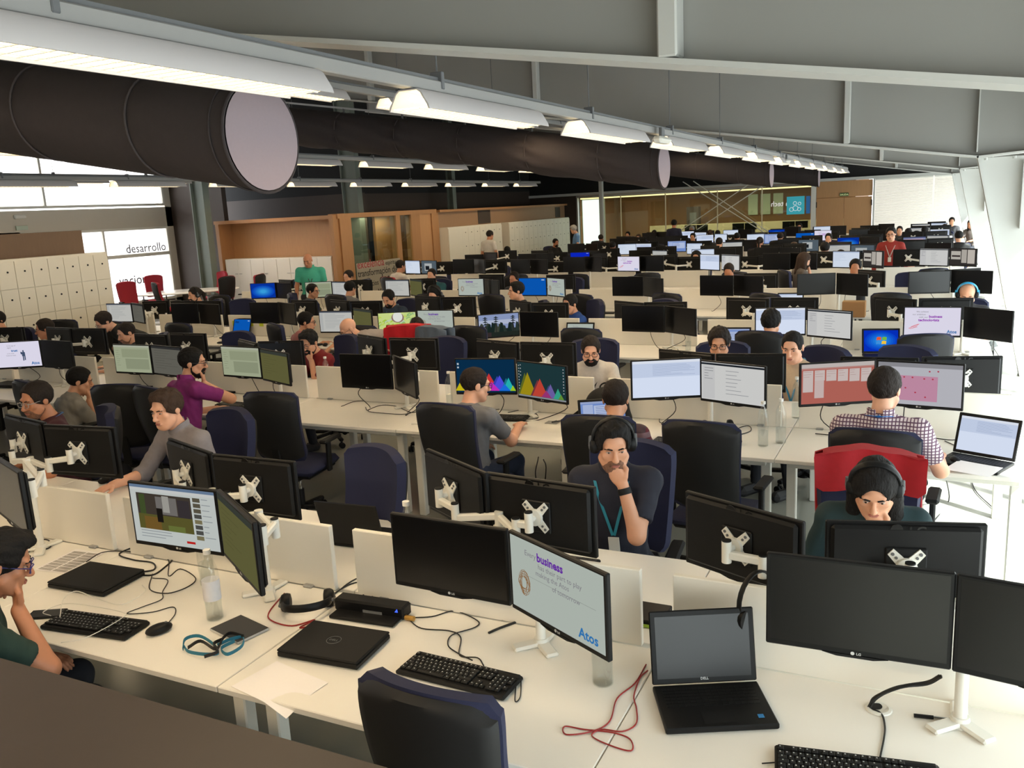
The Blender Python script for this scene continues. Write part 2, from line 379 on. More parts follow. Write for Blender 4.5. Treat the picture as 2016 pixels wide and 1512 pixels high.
# steel portal frames
def frame(y, i):
    t = thing('portal_frame', 'light grey steel portal frame with leaning column, %s from the parapet' % ('first', 'second', 'third', 'fourth')[i], 'steel frame', (0, y, 0))
    b = MB(); K = (.45, 0, zf(.45)); b.bar((.47, 0, zf(.45)+.012), (-14, 0, zf(-14)+.012), .25, .024)
    b.build('bottom_flange', M_steel, t, smooth=0)
    MB().bar((.45, 0, zf(.45)+.012), (1.75, 0, zf(.45)+.09), .25, .024).build('eave_flange', M_steel, t, smooth=0)
    poly = [(1.75, zf(.45)+.1), (.45, zf(.45)+.02), (-14, zf(-14)+.02), (-14, zf(-14)+DK), (.45, zf(.45)+DK), (1.75, zf(.45)+DK)]
    MB().prism(poly, -.006, .006).build('web', M_web, t, smooth=0)
    for x in ((-1.02, -5.3, -8.2, -11.5) if i else (-1.02,)):
        MB().box((x, -.07, (zf(x)+.03+zf(x)+DK)/2), (.075 if i else .085, .12, DK-.03), ch=.008).build('stiffener', M_steel, t)
    for x in (.45, 1.05):
        MB().box((x, -.06, zf(.45)+.62), (.014, .12, 1.1)).build('stiffener', M_steel, t, smooth=0)
    cb = .62 if i < 2 else .45
    top = Vector((.47, 0, zf(.45))); bot = Vector((1.06, 0, 0))
    MB().bar(bot, top, .02, .25, up=(0, 1, 0)).build('column_flange', M_steel, t, smooth=0)
    MB().prism([(bot.x, 0), (bot.x+.5, 0), (top.x+.75, top.z), (top.x, top.z)], -.006, .006).build('column_web', M_steel, t, smooth=0)
    MB().bar(bot+Vector((.5, 0, 0)), top+Vector((.75, 0, 0)), .02, .25, up=(0, 1, 0)).build('column_flange', M_steel, t, smooth=0)
    MB().box((.95, -.06, 2.2), (.014, .12, .8)).build('stiffener', M_steel, t, smooth=0)
    for x in (.55, .85): MB().cyl((x, -.07, zf(.45)-.03), (x, -.07, zf(.45)), .02, n=6).build('bolt', M_steel, t)
for i, y in enumerate(FR): frame(y, i)
# columns by the left wall and behind the offices
M_grn = mat('grey_green_paint', (112, 122, 116), .5)
def lean_col(x, y, h, dx, wd, label):
    t = thing('hall_column', label, 'column', (x, y, 0))
    for s in (-1, 1): MB().bar((s*wd/2, 0, 0), (s*wd/2-dx, 0, h), .22, .03, up=(1, 0, 0)).build('flange', M_grn, t, smooth=0)
    MB().prism([(-wd/2, 0), (wd/2, 0), (wd/2-dx, h), (-wd/2-dx, h)], -.01, .01).build('web', M_grn, t, smooth=0)
lean_col(-17.55, 17.35, 6.0, -.05, .42, 'grey-green steel column left of the wood alcove')
lean_col(-14.7, 20.3, 6.0, .1, .5, 'grey steel column rising behind the glazed meeting room')
lean_col(-14.55, 25.6, 6.0, 0, .2, 'slim grey steel column rising behind the locker wall')

# fabric air ducts
def duct(x0, y, length, i, z=2.83, r=.31):
    t = thing('air_duct', ('large dark fabric air duct with smooth sides and pale round end', 'long dark fabric air duct with sagging creased sides', 'dark fabric air duct, third from the parapet', 'short dark fabric air duct nearest the far office wall')[i], 'air duct', (x0, y, z))
    n = 40; N = int(length/.05); sl = .17; vs = []; rn = random.Random(i)
    pitch = 1.0 if i != 1 else 1.15
    for k in range(N+1):
        s = k*.05; ph = (s+.25) % pitch/pitch
        pin = math.exp(-((min(ph, 1-ph)*pitch)/.06)**2)
        for a in range(n):
            th = 2*PI*a/n; rr = r-(.012*pin)
            low = max(0, -math.sin(th))
            if i == 1:
                sag = math.sin(PI*ph)
                rr += .02*low*sag+.03*math.sin(th*9+ph*5+k//23)*math.exp(-min(ph, 1-ph)*pitch/.22)*(abs(math.cos(th))**.7)
                rr += .014*math.sin(7*s+3*th)*low
            else: rr += .003*math.sin(5*th+2.1*s)
            vs.append((-s, rr*math.cos(th), sl*s+rr*math.sin(th)))
    fs = [(k*n+a, k*n+(a+1) % n, (k+1)*n+(a+1) % n, (k+1)*n+a) for k in range(N) for a in range(n)]
    MB().add(vs, fs).build('sleeve', M_duct, t, smooth=80)
    prof = [(r+.004, -.10), (r+.006, -.05), (r+.004, 0), (r-.008, .012), (r-.02, .016), (r*.5, .03), (0, .034)]
    b = MB(); b.lathe(prof[3:], 40, (0, 0, 0), 0, Matrix.Rotation(PI/2-math.atan(sl)*.0, 3, 'Y')); b.build('end_cap', M_cap, t, smooth=60)
    ring = [(0.0, (r+.004)*math.cos(a*PI/20), (r+.004)*math.sin(a*PI/20)) for a in range(40)]
    MB().tube(ring, .011, 6, closed=True).build('end_seam', M_duct, t, smooth=60)
    MB().tube([(p[0]-.1, p[1], p[2]+.017) for p in ring], .007, 6, closed=True).build('end_seam', M_duct, t, smooth=60)
    k = 0; s = pitch-.25 if pitch > .3 else .5
    while s < length:
        rg = [(-s, (r-.004)*math.cos(a*PI/18), sl*s+(r-.004)*math.sin(a*PI/18)) for a in range(36)]
        MB().tube(rg, .008, 5, closed=True).build('hoop', mat('hoop_tape', (74, 66, 66), .8), t, smooth=60)
        MB().box((-s, 0, sl*s+r+.03), (.03, .03, .09), ch=.004).build('hanger', M_gry, t)
        if int(s/pitch) % 3 == 0: MB().cyl((-s, 0, sl*s+r+.07), (-s, 0, zf(x0-s)+DK-z), .005, n=5).build('wire', M_gry, t, smooth=0)
        s += pitch
    MB().bar((-.1, 0, r+.085), (-length, 0, sl*length+r+.07), .03, .03).build('rail', M_alu, t, smooth=0)
duct(-3.55, 4.05, 5.5, 0); duct(-3.5, 12.35, 10.5, 1); duct(-3.5, 21.6, 8.0, 2); duct(-3.5, 31.2, 7.0, 3)

# suspended light lines: track plus luminaires
def lum_mesh():
    L = 1.5; a = [(-.055, .10), (-.075, .085), (-.115, .02), (-.12, 0)]
    b = MB(); out = a[::-1]+[(-x, z) for x, z in a]
    inn = [(x*.93, z-.006) for x, z in out]; n = len(out)
    vs = [(x, y, z) for y in (0, L) for x, z in out]+[(x, y, max(z, 0)) for y in (0, L) for x, z in inn]
    fs = []
    for k in range(n-1):
        fs.append((k, k+1, n+k+1, n+k)); fs.append((2*n+k, 3*n+k, 3*n+k+1, 2*n+k+1))
        fs.append((k, 2*n+k, 2*n+k+1, k+1)); fs.append((n+k, n+k+1, 3*n+k+1, 3*n+k))
    for q in (0, n-1): fs.append((q, n+q, 3*n+q, 2*n+q))
    b.add(vs, fs); return b.mesh('housing', mat('lamp_housing', (196, 190, 190), .5))
ME_H = lum_mesh()
ME_T = MB().cyl((0, .03, .055), (0, 1.47, .055), .014, n=8).mesh('tube', emat((255, 226, 165), 9))
b = MB()
for k in range(24): b.box((0, .06+k*.06, .0075), (.19, .008, .004))
for sx in (-1, 1): b.box((sx*.05, .75, .0075), (.006, 1.46, .004))
ME_L = b.mesh('louvre', mat('louvre_white', (235, 228, 210), .4, emit=.25), 0)
ME_D = MB().box((0, .75, .012), (.21, 1.46, .004)).mesh('diffuser', emat((255, 230, 178), 2.6))
ORDN = ['zeroth', 'first', 'second', 'third', 'fourth', 'fifth', 'sixth', 'seventh', 'eighth', 'ninth', 'tenth', 'eleventh', 'twelfth', 'thirteenth']
def light_line(X, z, y0, ny, lit, label, y1=None, near=False, power=LAMP_W):
    t = thing('lighting_track', 'pale suspended lighting track %s' % label, 'lighting track', (X, y0-.6, z))
    L = 2.27*ny+.3
    MB().box((0, L/2, .135), (.062, L, .062), ch=.006).build('profile', mat('track_grey', (140, 138, 136), .5), t, smooth=0)
    MB().box((0, L/2, .175), (.03, L, .02)).build('groove', M_gry, t, smooth=0)
    for k in range(ny):
        yy = .9+2.27*k
        h = zf(X)+DK-z-.17
        MB().cyl((0, yy, .16), (0, yy, .16+h), .005, n=5).build('wire', M_gry, t, smooth=0)
        MB().box((0, yy, .17), (.075, .03, .09), ch=.004).build('clip', M_gry, t, smooth=0)
    for k in range(ny):
        if -6 < X < -5 and any(y0+2.27*k-.45 < q < y0+2.27*k+1.95 for q in (4.05, 12.35, 21.6)): continue
        u = thing('luminaire', 'lit louvred luminaire, %s from the parapet on the track %s' % (ORDN[k+1], label), 'lamp', (X, y0+2.27*k, z), 0, 'luminaires %s' % label)
        ob('housing', ME_H, u); ob('louvre', ME_L, u); ob('diffuser', ME_D, u); ob('tube', ME_T, u)
        l = area('luminaire_light', (X, y0+2.27*k+.75, z-.02), (0, 0, 0), .2, 1.4, power, LAMP_C)
light_line(-2.39, 2.86, 1.56, 12, 1, 'nearest the right-hand columns')
light_line(-5.3, 3.47, 1.2, 12, 1, 'between the first and second ducts')
light_line(-9.3, 3.22, 6.4, 10, 1, 'over the left desk ends', power=LAMP_W*.8)
light_line(-15.7, 3.3, 9.2, 4, 1, 'over the oval meeting table', power=LAMP_W*.9)
light_line(-12.5, 3.05, 8.2, 9, 1, 'before the office boxes', power=LAMP_W*.55)
for y in (7.9, 15.6):
    t = thing('emergency_light', 'small white rounded emergency light on the track, %s' % ('close to the second luminaire' if y < 10 else 'farther along'), 'lamp', (-2.3, y, 2.9))
    MB().box((0, .17, 0), (.1, .36, .06), ch=.025).build('body', M_wht, t); MB().box((0, .17, .07), (.03, .1, .09), ch=.004).build('bracket', M_gry, t)
area('platform_fill', (-3.5, -1.0, 3.1), (0, 0, 0), 5, .3, 110, LAMP_C)  # added fill light over the unseen platform, brightens the near beam; no fixture
# parapet of the raised platform
t = thing('parapet', 'dark brown laminate parapet top in front of the first desk row', 'parapet', (-3.1, 0, 0))
MB().box((0, 1.02, 1.185), (5.2, .6, .03), ch=.004).build('cap', mat('parapet_laminate', (52, 41, 35), .5, noise=.1, nscale=12), t)
MB().box((0, .98, .585), (5.1, .4, 1.17)).build('panel', M_brown, t, smooth=0)

# ------------------------------------------------------------------ wood offices and storage
M_frame = mat('oak_frame', (168, 122, 80), .5, noise=.14, nscale=5, stretch=(14, 14, .6))
w = struct(MB().box((-15.6, 18.32, 1.85), (3.9, .06, .96)).build('wall_wood', M_wood, smooth=0))
MB().box((-15.6, 18.05, 2.37), (4.0, .5, .09)).build('header', M_frame, w, smooth=0)
for x in (-17.5, -13.66): MB().box((x, 18.05, 1.16), (.12, .5, 2.33)).build('side_panel', M_frame, w, smooth=0)
M_cabw = mat('cabinet_white', (236, 232, 226), .4)
for k in range(4):
    t = thing('storage_cabinet', 'white two-door low storage cabinet under the wood wall, %s from the steel column' % ('first', 'second', 'third', 'fourth')[k], 'cabinet', (-16.95+k*.9, 18.06, 0))
    MB().box((0, -.0, .69), (.9, .38, 1.38)).build('body', M_cabw, t, smooth=0)
    for s in (-1, 1):
        dr = MB().box((s*.2235, -.2, .71), (.438, .02, 1.3), ch=.003).build('door', M_cabw, t)
        MB().box((s*.07, -.215, .98), (.1, .018, .016), ch=.003).build('handle', M_alu, dr)
# timber-framed meeting rooms along the wall that runs away from the camera (X = const)
XO = -13.6
mr = struct(MB().box((XO-.1, 20.4, 2.38), (.3, 4.9, .12)).build('wall_office_front', M_frame, smooth=0))
for y0, y1 in ((18.02, 18.5), (20.6, 20.81), (21.39, 21.86), (22.55, 22.94)):
    MB().box((XO-.05, (y0+y1)/2, 1.17), (.2, y1-y0, 2.34)).build('post', M_frame, mr, smooth=0)
MB().box((XO-.02, 22.2, 1.17), (.06, .7, 2.34)).build('panel', M_wood, mr, smooth=0)
MB().box((XO, 19.55, 1.17), (.012, 2.1, 2.34)).build('pane', M_gl, mr, smooth=0)
MB().box((XO, 21.1, 1.17), (.012, .58, 2.34)).build('pane', M_gl, mr, smooth=0)
struct(MB().box((XO-1.5, 20.55, .05), (.1, 4.7, .1)).build('baseboard_office', M_frame, smooth=0))
tag(MB().box((XO-1.2, 22.4, 1.2), (.1, 2.2, 2.3), ch=.004).build('timber_board', M_wood), 'warm timber board at the back of the meeting room', 'board')
area('meeting_lamp', (XO-.8, 20.4, 2.3), (0, 0, 0), .4, 3, 26, (1, .82, .55))
t = thing('glass_film', 'frosted glass film printed with dark words on the meeting room', 'window film', (XO+.07, 18.52, 0))
MB().box((0, 1.05, .62), (.006, 2.08, 1.04)).build('film', glassmat('frosted_film', (196, 188, 176), .5, translucent=1), t, smooth=0)
M_word = mat('word_print', (40, 36, 36), .6); M_wordr = mat('word_print_red', (170, 60, 66), .6)
for s, y, z, sz, mm in (('excelencia', .04, 1.0, .3, M_wordr), ('espiritu', 1.35, 1.0, .17, M_word), ('transformación digital', .04, .78, .25, M_word), ('innovación', .1, .66, .11, M_word), ('servicios', .25, .5, .2, M_word), ('desarrollo', 1.0, .52, .38, M_word), ('vocación', .9, .22, .36, M_word)):
    ob('lettering', textmesh(s, sz, mm, .002), t, (.006, y, z), (0, 0, PI/2))
# wood wall with lockers
wl2 = struct(MB().box((XO-.1, 28.1, 1.18), (.2, 10.2, 2.36)).build('wall_locker_back', mat('oak_pale', (150, 118, 90), .55, noise=.12, nscale=5, stretch=(14, 14, .6)), smooth=0))
MB().box((XO-.05, 28.1, 2.38), (.32, 10.3, .07)).build('cornice', M_frame, wl2, smooth=0)
for y0, y1, z0, z1 in ((25.6, 26.5, 1.9, 2.34), (32.2, 32.7, 1.9, 2.3)): MB().box((XO+.004, (y0+y1)/2, (z0+z1)/2), (.01, y1-y0, z1-z0)).build('opening', M_brown, wl2, smooth=0)
M_lk = mat('locker_white', (226, 221, 208), .45)
ME_LK = {}
def lockers(name, label, X, y0, ncol, cw, nrow, rh, zb, plain=0):
    t = thing(name, label, 'lockers', (X, y0, 0))
    L = ncol*cw+plain
    MB().box((-.17, L/2, (zb+nrow*rh)/2+.02), (.32, L, zb+nrow*rh+.03)).build('carcass', M_lk, t, smooth=0)
    key = (cw, rh)
    if key not in ME_LK:
        ME_LK[key] = (MB().box((0, 0, 0), (.018, cw-.008, rh-.008), ch=.002).mesh('door', M_lk), MB().cyl((.008, 0, 0), (.016, 0, 0), .016, n=8).mesh('lock', M_blk))
    if plain: MB().box((.005, plain/2, zb+nrow*rh/2), (.02, plain-.01, nrow*rh-.01)).build('side_door', M_lk, t, smooth=0)
    for i in range(ncol):
        for j in range(nrow):
            dr = ob('door', ME_LK[key][0], t, (.002, plain+(i+.5)*cw, zb+(j+.5)*rh)); ob('lock', ME_LK[key][1], dr, (0, cw*.05, rh*.12))
lockers('locker_bank', 'tall white locker bank with black locks by the left windows', -13.5, 7.95, 10, .3, 4, .45, .12)
lockers('locker_bank', 'white dotted locker bank beside the timber doorways', -13.25, 22.95, 7, .4, 4, .43, .12, .86)
lockers('locker_bank', 'white dotted locker bank at the far corner', -13.25, 27.2, 14, .4, 4, .43, .12)
tag(MB().box((-14.05, 8.0, 1.18), (.08, 5.8, 2.36), ch=.004).build('timber_screen', mat('screen_timber', (122, 96, 74), .6, noise=.1, nscale=5, stretch=(10, 10, 1))), 'brown timber screen standing behind the left lockers', 'screen')
t = thing('emergency_light', 'clear emergency light high on the left wall', 'lamp', (XL+.03, 13.55, 2.75)); MB().box((0, 0, 0), (.08, .3, .1), ch=.02).build('body', M_wht, t); MB().box((0, 0, -.26), (.03, .3, .1), ch=.004).build('sign_plate', mat('pale_green_plate', (190, 205, 190), .5), t)
# ------------------------------------------------------------------ desks and dividers
ORD = ['', 'first', 'second', 'third', 'fourth', 'fifth', 'sixth', 'seventh', 'eighth', 'ninth']
YB = {n: 2.8+3.28*(n-1) for n in range(1, 10)}
G = lambda i: -3.62+1.4*i
CELL = {1: (-2, 3), 2: (-5, 3), 3: (-6, 3), 4: (-6, 3), 5: (-5, 3), 6: (-5, 3), 7: (-4, 3), 8: (-4, 3), 9: (-4, 3)}
ME_top = MB().box((0, 0, -.0125), (1.396, .79, .025), ch=.003).mesh('desktop', [M_desk])
ME_leg = MB().box((0, 0, .3575), (.06, .06, .715), ch=.006).mesh('leg', M_wht)
ME_rail = MB().box((0, 0, .685), (1.26, .05, .05), ch=.004).mesh('rail', M_wht)
ME_div = MB().box((0, 0, .15), (1.28, .025, .30), ch=.003).mesh('panel', M_edge)
ME_clip = MB().box((0, 0, .006), (.05, .07, .012), ch=.004).mesh('clip', M_alu)
def where(n, sd, x):
    k = min(13, max(1, CELL[n][1]-math.floor((x+3.62)/1.4)))
    return '%s row from parapet, %s side, %s from columns' % (ORD[n], 'near' if sd == 'F' else 'far', ORDN[k])
DLAB = {(1, 'F', -2): 'white desk edge left of the person in dark green', (1, 'F', -1): 'white desk with the left keyboard and printed sheet', (1, 'F', 0): 'white desk with the video page monitor and labelled bottle', (1, 'F', 1): 'white desk with the docking station and slogan monitor', (1, 'F', 2): 'white desk with the open dark laptop and grommet',
        (1, 'B', -2): 'white desk of the person in maroon', (1, 'B', -1): 'white desk of the person in grey button shirt', (1, 'B', 0): 'white desk before the empty navy chair', (1, 'B', 1): 'white desk of the navy polo wearer', (1, 'B', 2): 'white desk of the teal top wearer',
        (2, 'F', -5): 'white desk at the far left of the second row', (2, 'F', -4): 'white desk under the trust slogan monitor', (2, 'F', -3): 'white desk of the person in pale grey T-shirt', (2, 'F', -2): 'white desk of the magenta polo wearer', (2, 'F', -1): 'white empty desk with coiled cables in the second row', (2, 'F', 0): 'white desk under the triangle monitors', (2, 'F', 1): 'white desk with the orange headset and empty bottles', (2, 'F', 2): 'white desk of the checked shirt wearer'}
VLAB = {(1, -2): 'off-white divider behind the leftmost dark monitor', (1, -1): 'off-white divider left of the video page monitor', (1, 0): 'off-white divider behind the angled olive monitor', (1, 1): 'off-white divider behind the slogan monitor', (1, 2): 'off-white divider behind the open dark laptop',
        (2, -1): 'off-white divider behind the empty desk with coiled cables', (2, 0): 'off-white divider behind the triangle monitors', (2, 1): 'off-white divider behind the two empty bottles', (2, 2): 'off-white divider behind the checked shirt wearer'}
for n in range(1, 10):
    a, b = CELL[n]
    for i in range(a, b):
        cx = G(i)+.7
        for sd in ('F', 'B'):
            y = YB[n]+(-.41 if sd == 'F' else .41)
            side = 'near' if sd == 'F' else 'far'
            lb = DLAB.get((n, sd, i)) or 'white laminate desk, '+where(n, sd, cx)
            t = thing('desk', lb, 'desk', (cx, y, .0), 0, 'desks, %s side of %s row' % (side, ORD[n]))
            ob('desktop', ME_top, t, (0, 0, .74))
            if n < 6:
                for x in (-.62, .62): ob('leg', ME_leg, t, (x, -.2 if sd == 'F' else .2, 0))
                ob('rail', ME_rail, t, (0, -.27 if sd == 'F' else .27, 0))
            else:
                for x in (-.6, .6): ob('leg', ME_leg, t, (x, 0, 0))
        t = thing('divider', VLAB.get((n, i)) or 'low off-white divider, %s row from parapet, %s from columns' % (ORD[n], ORDN[CELL[n][1]-i]), 'divider', (cx-.02, YB[n], .74), 0, 'dividers of the %s desk row' % ORD[n])
        ob('panel', ME_div, t)
        if n < 4:
            for x in (-.5, .5): ob('clip', ME_clip, t, (x, 0, 0))

# ------------------------------------------------------------------ monitors
MW, MH = .50, .29
b = MB(); b.box((0, .004, MH/2), (MW, .02, MH), ch=.004); b.box((0, .022, MH*.52), (MW-.03, .022, MH-.03), ch=.018); b.box((0, .036, MH*.5), (.13, .01, .13), ch=.004)
b.prism([(-.09, .001), (-.05, -.007), (.05, -.007), (.09, .001)], -.006, .012)
ME_house = b.mesh('housing', M_blk)
ME_houseS = MB().box((0, .004, MH/2), (MW, .02, MH), ch=.004).box((0, .02, MH*.52), (MW-.06, .018, MH-.06), ch=.008).mesh('housing', M_blk)
SW, SH = .476, .262; SB = .019     # visible picture and lower bezel
def rp(x0, y0, x1, y1): return [(x0, y0), (x1, y0), (x1, y1), (x0, y1)]
def screen_mesh(bgc, items=(), s=1.0):
    """picture: background plus flat printed shapes, unit coords, y up"""
    s *= .74; b = MB(); ms = [M_scr if bgc is None else emat(bgc, s)]
    P = lambda x, y, k: ((x-.5)*SW, -.0066-.0002*k, SB+y*SH)
    b.quad(P(0, 0, 0), P(1, 0, 0), P(1, 1, 0), P(0, 1, 0), 0)
    for k, (poly, c) in enumerate(items):
        mm = emat(c, s)
        if mm not in ms: ms.append(mm)
        b.add([P(x, y, 1+k*.2) for x, y in poly], [tuple(range(len(poly)))], ms.index(mm))
    return b.mesh('screen', ms, 0)
def lines(x0, x1, y0, n, dy, c, h=.012, seed=0):
    r = random.Random(seed); return [(rp(x0, y0-k*dy, x0+(x1-x0)*r.uniform(.4, 1), y0-k*dy+h), c) for k in range(n)]
GY = (150, 156, 160)
def pic(kind):
    L = []
    if kind == 'off': return screen_mesh(None)
    if kind == 'white': return screen_mesh((214, 224, 240), [(rp(0, .93, 1, 1), (170, 184, 210))]+lines(.05, .6, .85, 8, .06, (176, 190, 214), seed=3), .95)
    if kind == 'doc':
        L = [(rp(0, .94, 1, 1), (92, 98, 110)), (rp(.02, .03, .1, .9), (190, 192, 190))]+lines(.16, .85, .86, 10, .075, GY, seed=1)
        return screen_mesh((205, 205, 200), L, .8)
    if kind == 'mail':
        L = [(rp(0, .55, 1, .93), (196, 208, 232)), (rp(0, .93, 1, 1), (222, 228, 240))]+lines(.3, .95, .88, 9, .035, (150, 164, 196), .008, 5)
        return screen_mesh((216, 226, 246), L, .98)
    if kind == 'chat':
        L = [(rp(0, .93, 1, .98), (32, 38, 46)), (rp(0, .98, 1, 1), (205, 205, 205)), (rp(.02, .03, .22, .9), (206, 206, 206))]
        L += lines(.05, .2, .84, 5, .07, (140, 142, 146), .014, 2)+lines(.4, .78, .8, 7, .1, (150, 152, 156), .014, 4)
        return screen_mesh((216, 216, 214), L, .86)
    if kind == 'green':
        L = [(rp(0, .93, 1, 1), (196, 200, 180)), (rp(.22, .55, .95, .86), (166, 174, 142)), (rp(.3, .12, .95, .5), (160, 168, 138))]+lines(.05, .2, .8, 8, .08, (150, 156, 130), .012, 7)
        return screen_mesh((182, 190, 158), L, .7)
    if kind == 'olive': return screen_mesh((122, 120, 74), [(rp(0, .9, 1, 1), (74, 78, 70))]+lines(.1, .6, .8, 8, .08, (110, 108, 66), .012, 8), .55)
    if kind == 'dim': return screen_mesh((120, 118, 108), [(rp(0, .92, 1, 1), (60, 60, 60))]+lines(.1, .9, .84, 8, .09, (100, 98, 90), .012, 9), .6)
    if kind == 'blue': return screen_mesh((10, 92, 190), [(rp(.84, .88, .95, .93), (200, 220, 240))], .85)
    if kind == 'deep': return screen_mesh((12, 40, 200), [(rp(.84, .9, .95, .94), (180, 200, 240))], .85)
    if kind == 'win7':
        for k in range(7): L.append(([(.5+(.48-.06*k)*math.cos(a*PI/10), .45+(.42-.052*k)*math.sin(a*PI/10)) for a in range(20)], (10+8*k, 70+16*k, 190+7*k)))
        return screen_mesh((6, 52, 160), L, .9)
    if kind == 'winlogo':
        for k in range(7): L.append(([(.5+(.48-.06*k)*math.cos(a*PI/10), .5+(.46-.056*k)*math.sin(a*PI/10)) for a in range(20)], (8+5*k, 66+14*k, 205+5*k)))
        q = lambda x, y: [(x, y), (x+.06, y+.02), (x+.13, y), (x+.14, y+.15), (x+.07, y+.17), (x+.01, y+.15)]
        L += [(q(.37, .52), (236, 92, 48)), (q(.53, .52), (120, 190, 64)), (q(.355, .33), (70, 150, 226)), (q(.515, .33), (250, 204, 60))]
        return screen_mesh((6, 48, 190), L, .95)
    if kind == 'tri':
        T = lambda x, h, w, c: ([(x-w, .05), (x+w, .05), (x, h)], c)
        L = [T(.09, .42, .12, (120, 150, 20)), T(.07, .36, .1, (216, 200, 24)), T(.56, .58, .16, (220, 60, 60)), T(.7, .5, .15, (60, 70, 190)), T(.74, .52, .14, (84, 84, 240)), T(.6, .32, .14, (210, 50, 200)), T(.85, .44, .1, (34, 128, 150)), T(.89, .45, .1, (40, 196, 196)), T(.82, .26, .1, (30, 120, 240)), T(.96, .22, .05, (170, 214, 40))]
        L += [(rp(.02, .84, .05, .9), (200, 210, 220)), (rp(.02, .74, .05, .79), (200, 210, 220))]
        return screen_mesh((10, 50, 82), L, .8)
    if kind == 'tri2':
        T = lambda x, h, w, c: ([(x-w, .05), (x+w, .05), (x, h)], c)
        L = [T(.15, .7, .16, (104, 116, 40)), T(.21, .72, .18, (176, 156, 26)), T(.42, .54, .16, (130, 60, 66)), T(.47, .58, .17, (212, 76, 60)), T(.65, .42, .13, (70, 76, 130)), T(.69, .46, .13, (120, 106, 180)), T(.6, .26, .11, (170, 60, 130)), T(.84, .36, .1, (60, 180, 150)), T(.9, .2, .06, (110, 160, 60)), (rp(0, 0, 1, .045), (150, 156, 160))]
        for k in range(9): L += [(rp(.015, .88-.085*k, .035, .91-.085*k), (190, 196, 200)), (rp(.95, .9-.085*k, .97, .93-.085*k), (190, 196, 200))]
        for k in range(4): L.append((rp(.055, .9-.1*k, .075, .93-.1*k), (190, 196, 200)))
        return screen_mesh((34, 62, 66), L, .75)
    if kind == 'yt':
        L = [(rp(0, .95, 1, 1), (110, 132, 160)), (rp(0, .9, 1, .95), (214, 216, 214)), (rp(.07, .24, .72, .86), (70, 62, 54)), (rp(.07, .24, .72, .5), (96, 92, 46)), (rp(.14, .24, .34, .46), (120, 92, 44)), (rp(.3, .52, .55, .82), (120, 116, 112)), (rp(.38, .56, .46, .84), (168, 166, 158)), (rp(.56, .5, .7, .8), (60, 54, 56)), (rp(.3, .38, .37, .62), (30, 26, 22)), (rp(.1, .5, .17, .84), (70, 84, 46)), (rp(.42, .24, .62, .34), (110, 120, 60))]
        r = random.Random(2)
        for k in range(8): L.append((rp(.745, .8-.092*k, .83, .87-.092*k), r.choice([(96, 90, 74), (130, 122, 90), (84, 84, 80), (150, 146, 110)])))
        L += lines(.845, .98, .85, 8, .092, GY, .012, 3)+[(rp(.62, .07, .72, .11), (200, 40, 36))]+lines(.08, .5, .2, 3, .05, GY, .012, 6)
        return screen_mesh((206, 212, 208), L, .8)
    if kind == 'board':
        L = [(rp(0, .9, 1, 1), (206, 196, 192)), (rp(0, .86, 1, .9), (196, 140, 132))]
        for k in range(6): L.append((rp(.02+.16*k, .6-.02*k if k else .3, .16+.16*k, .84), (216, 200, 196)))
        L += [(rp(.18, .14, .31, .58), (214, 192, 188))]
        for k in range(6): L += lines(.03+.16*k, .15+.16*k, .8, 3, .06, (190, 160, 156), .01, k)
        return screen_mesh((190, 108, 96), L, .82)
    if kind == 'chart':
        L = [(rp(0, .9, 1, 1), (150, 150, 156)), (rp(.05, .1, .72, .7), (206, 150, 176))]
        for x, y in ((.2, .66), (.32, .66), (.42, .66), (.56, .64), (.66, .64), (.22, .5), (.34, .4), (.46, .3), (.58, .2), (.62, .82), (.72, .83)): L.append(([(x+.012*math.cos(a*PI/4), y+.02*math.sin(a*PI/4)) for a in range(8)], (190, 66, 88)))
        return screen_mesh((196, 196, 204), L, .82)
    if kind == 'forest':
        r = random.Random(4)
        L = [(rp(0, .55, 1, .75), (190, 200, 226)), (rp(0, 0, 1, .35), (38, 46, 40)), (rp(.0, 0, .3, .42), (60, 50, 50))]
        for k in range(26):
            x = r.uniform(0, 1); h = r.uniform(.4, .62); L.append(([(x-.06, .2), (x+.06, .2), (x+.03, h), (x-.02, h+.04)], r.choice([(30, 44, 40), (46, 58, 52), (66, 72, 60)])))
        for x in (.15, .42, .85): L += [(rp(x, .2, x+.016, .92), (44, 40, 44))]+[([(x-.06, h), (x+.08, h), (x+.01, h+.07)], (40, 48, 50)) for h in (.55, .66, .76, .84)]
        return screen_mesh((150, 166, 208), L, .8)
    if kind == 'flower':
        r = random.Random(6)
        for k in range(60): x, y = r.random(), r.random(); L.append(([(x+.07*math.cos(a), y+.08*math.sin(a*1.3)) for a in (0, 1.2, 2.4, 3.6, 4.8)], r.choice([(200, 222, 96), (226, 236, 150), (170, 206, 70), (150, 190, 120), (196, 214, 190)])))
        L.append(([(.52+.17*math.cos(a*PI/10), .76+.24*math.sin(a*PI/10)) for a in range(20)], (150, 120, 110)))
        L.append(([(.52+.13*math.cos(a*PI/10), .8+.24*math.sin(a*PI/10)) for a in range(20)], (232, 234, 226)))
        L = [([(min(1, max(0, x)), min(1, max(0, y))) for x, y in p], c) for p, c in L]
        return screen_mesh((206, 222, 140), L, .9)
    if kind == 'ide': return screen_mesh((120, 150, 214), [(rp(0, .93, 1, 1), (160, 176, 216)), (rp(.3, .3, .95, .86), (190, 204, 236)), (rp(.05, .1, .28, .9), (176, 192, 230))]+lines(.34, .7, .8, 8, .06, (90, 112, 170), .014, 5), .85)
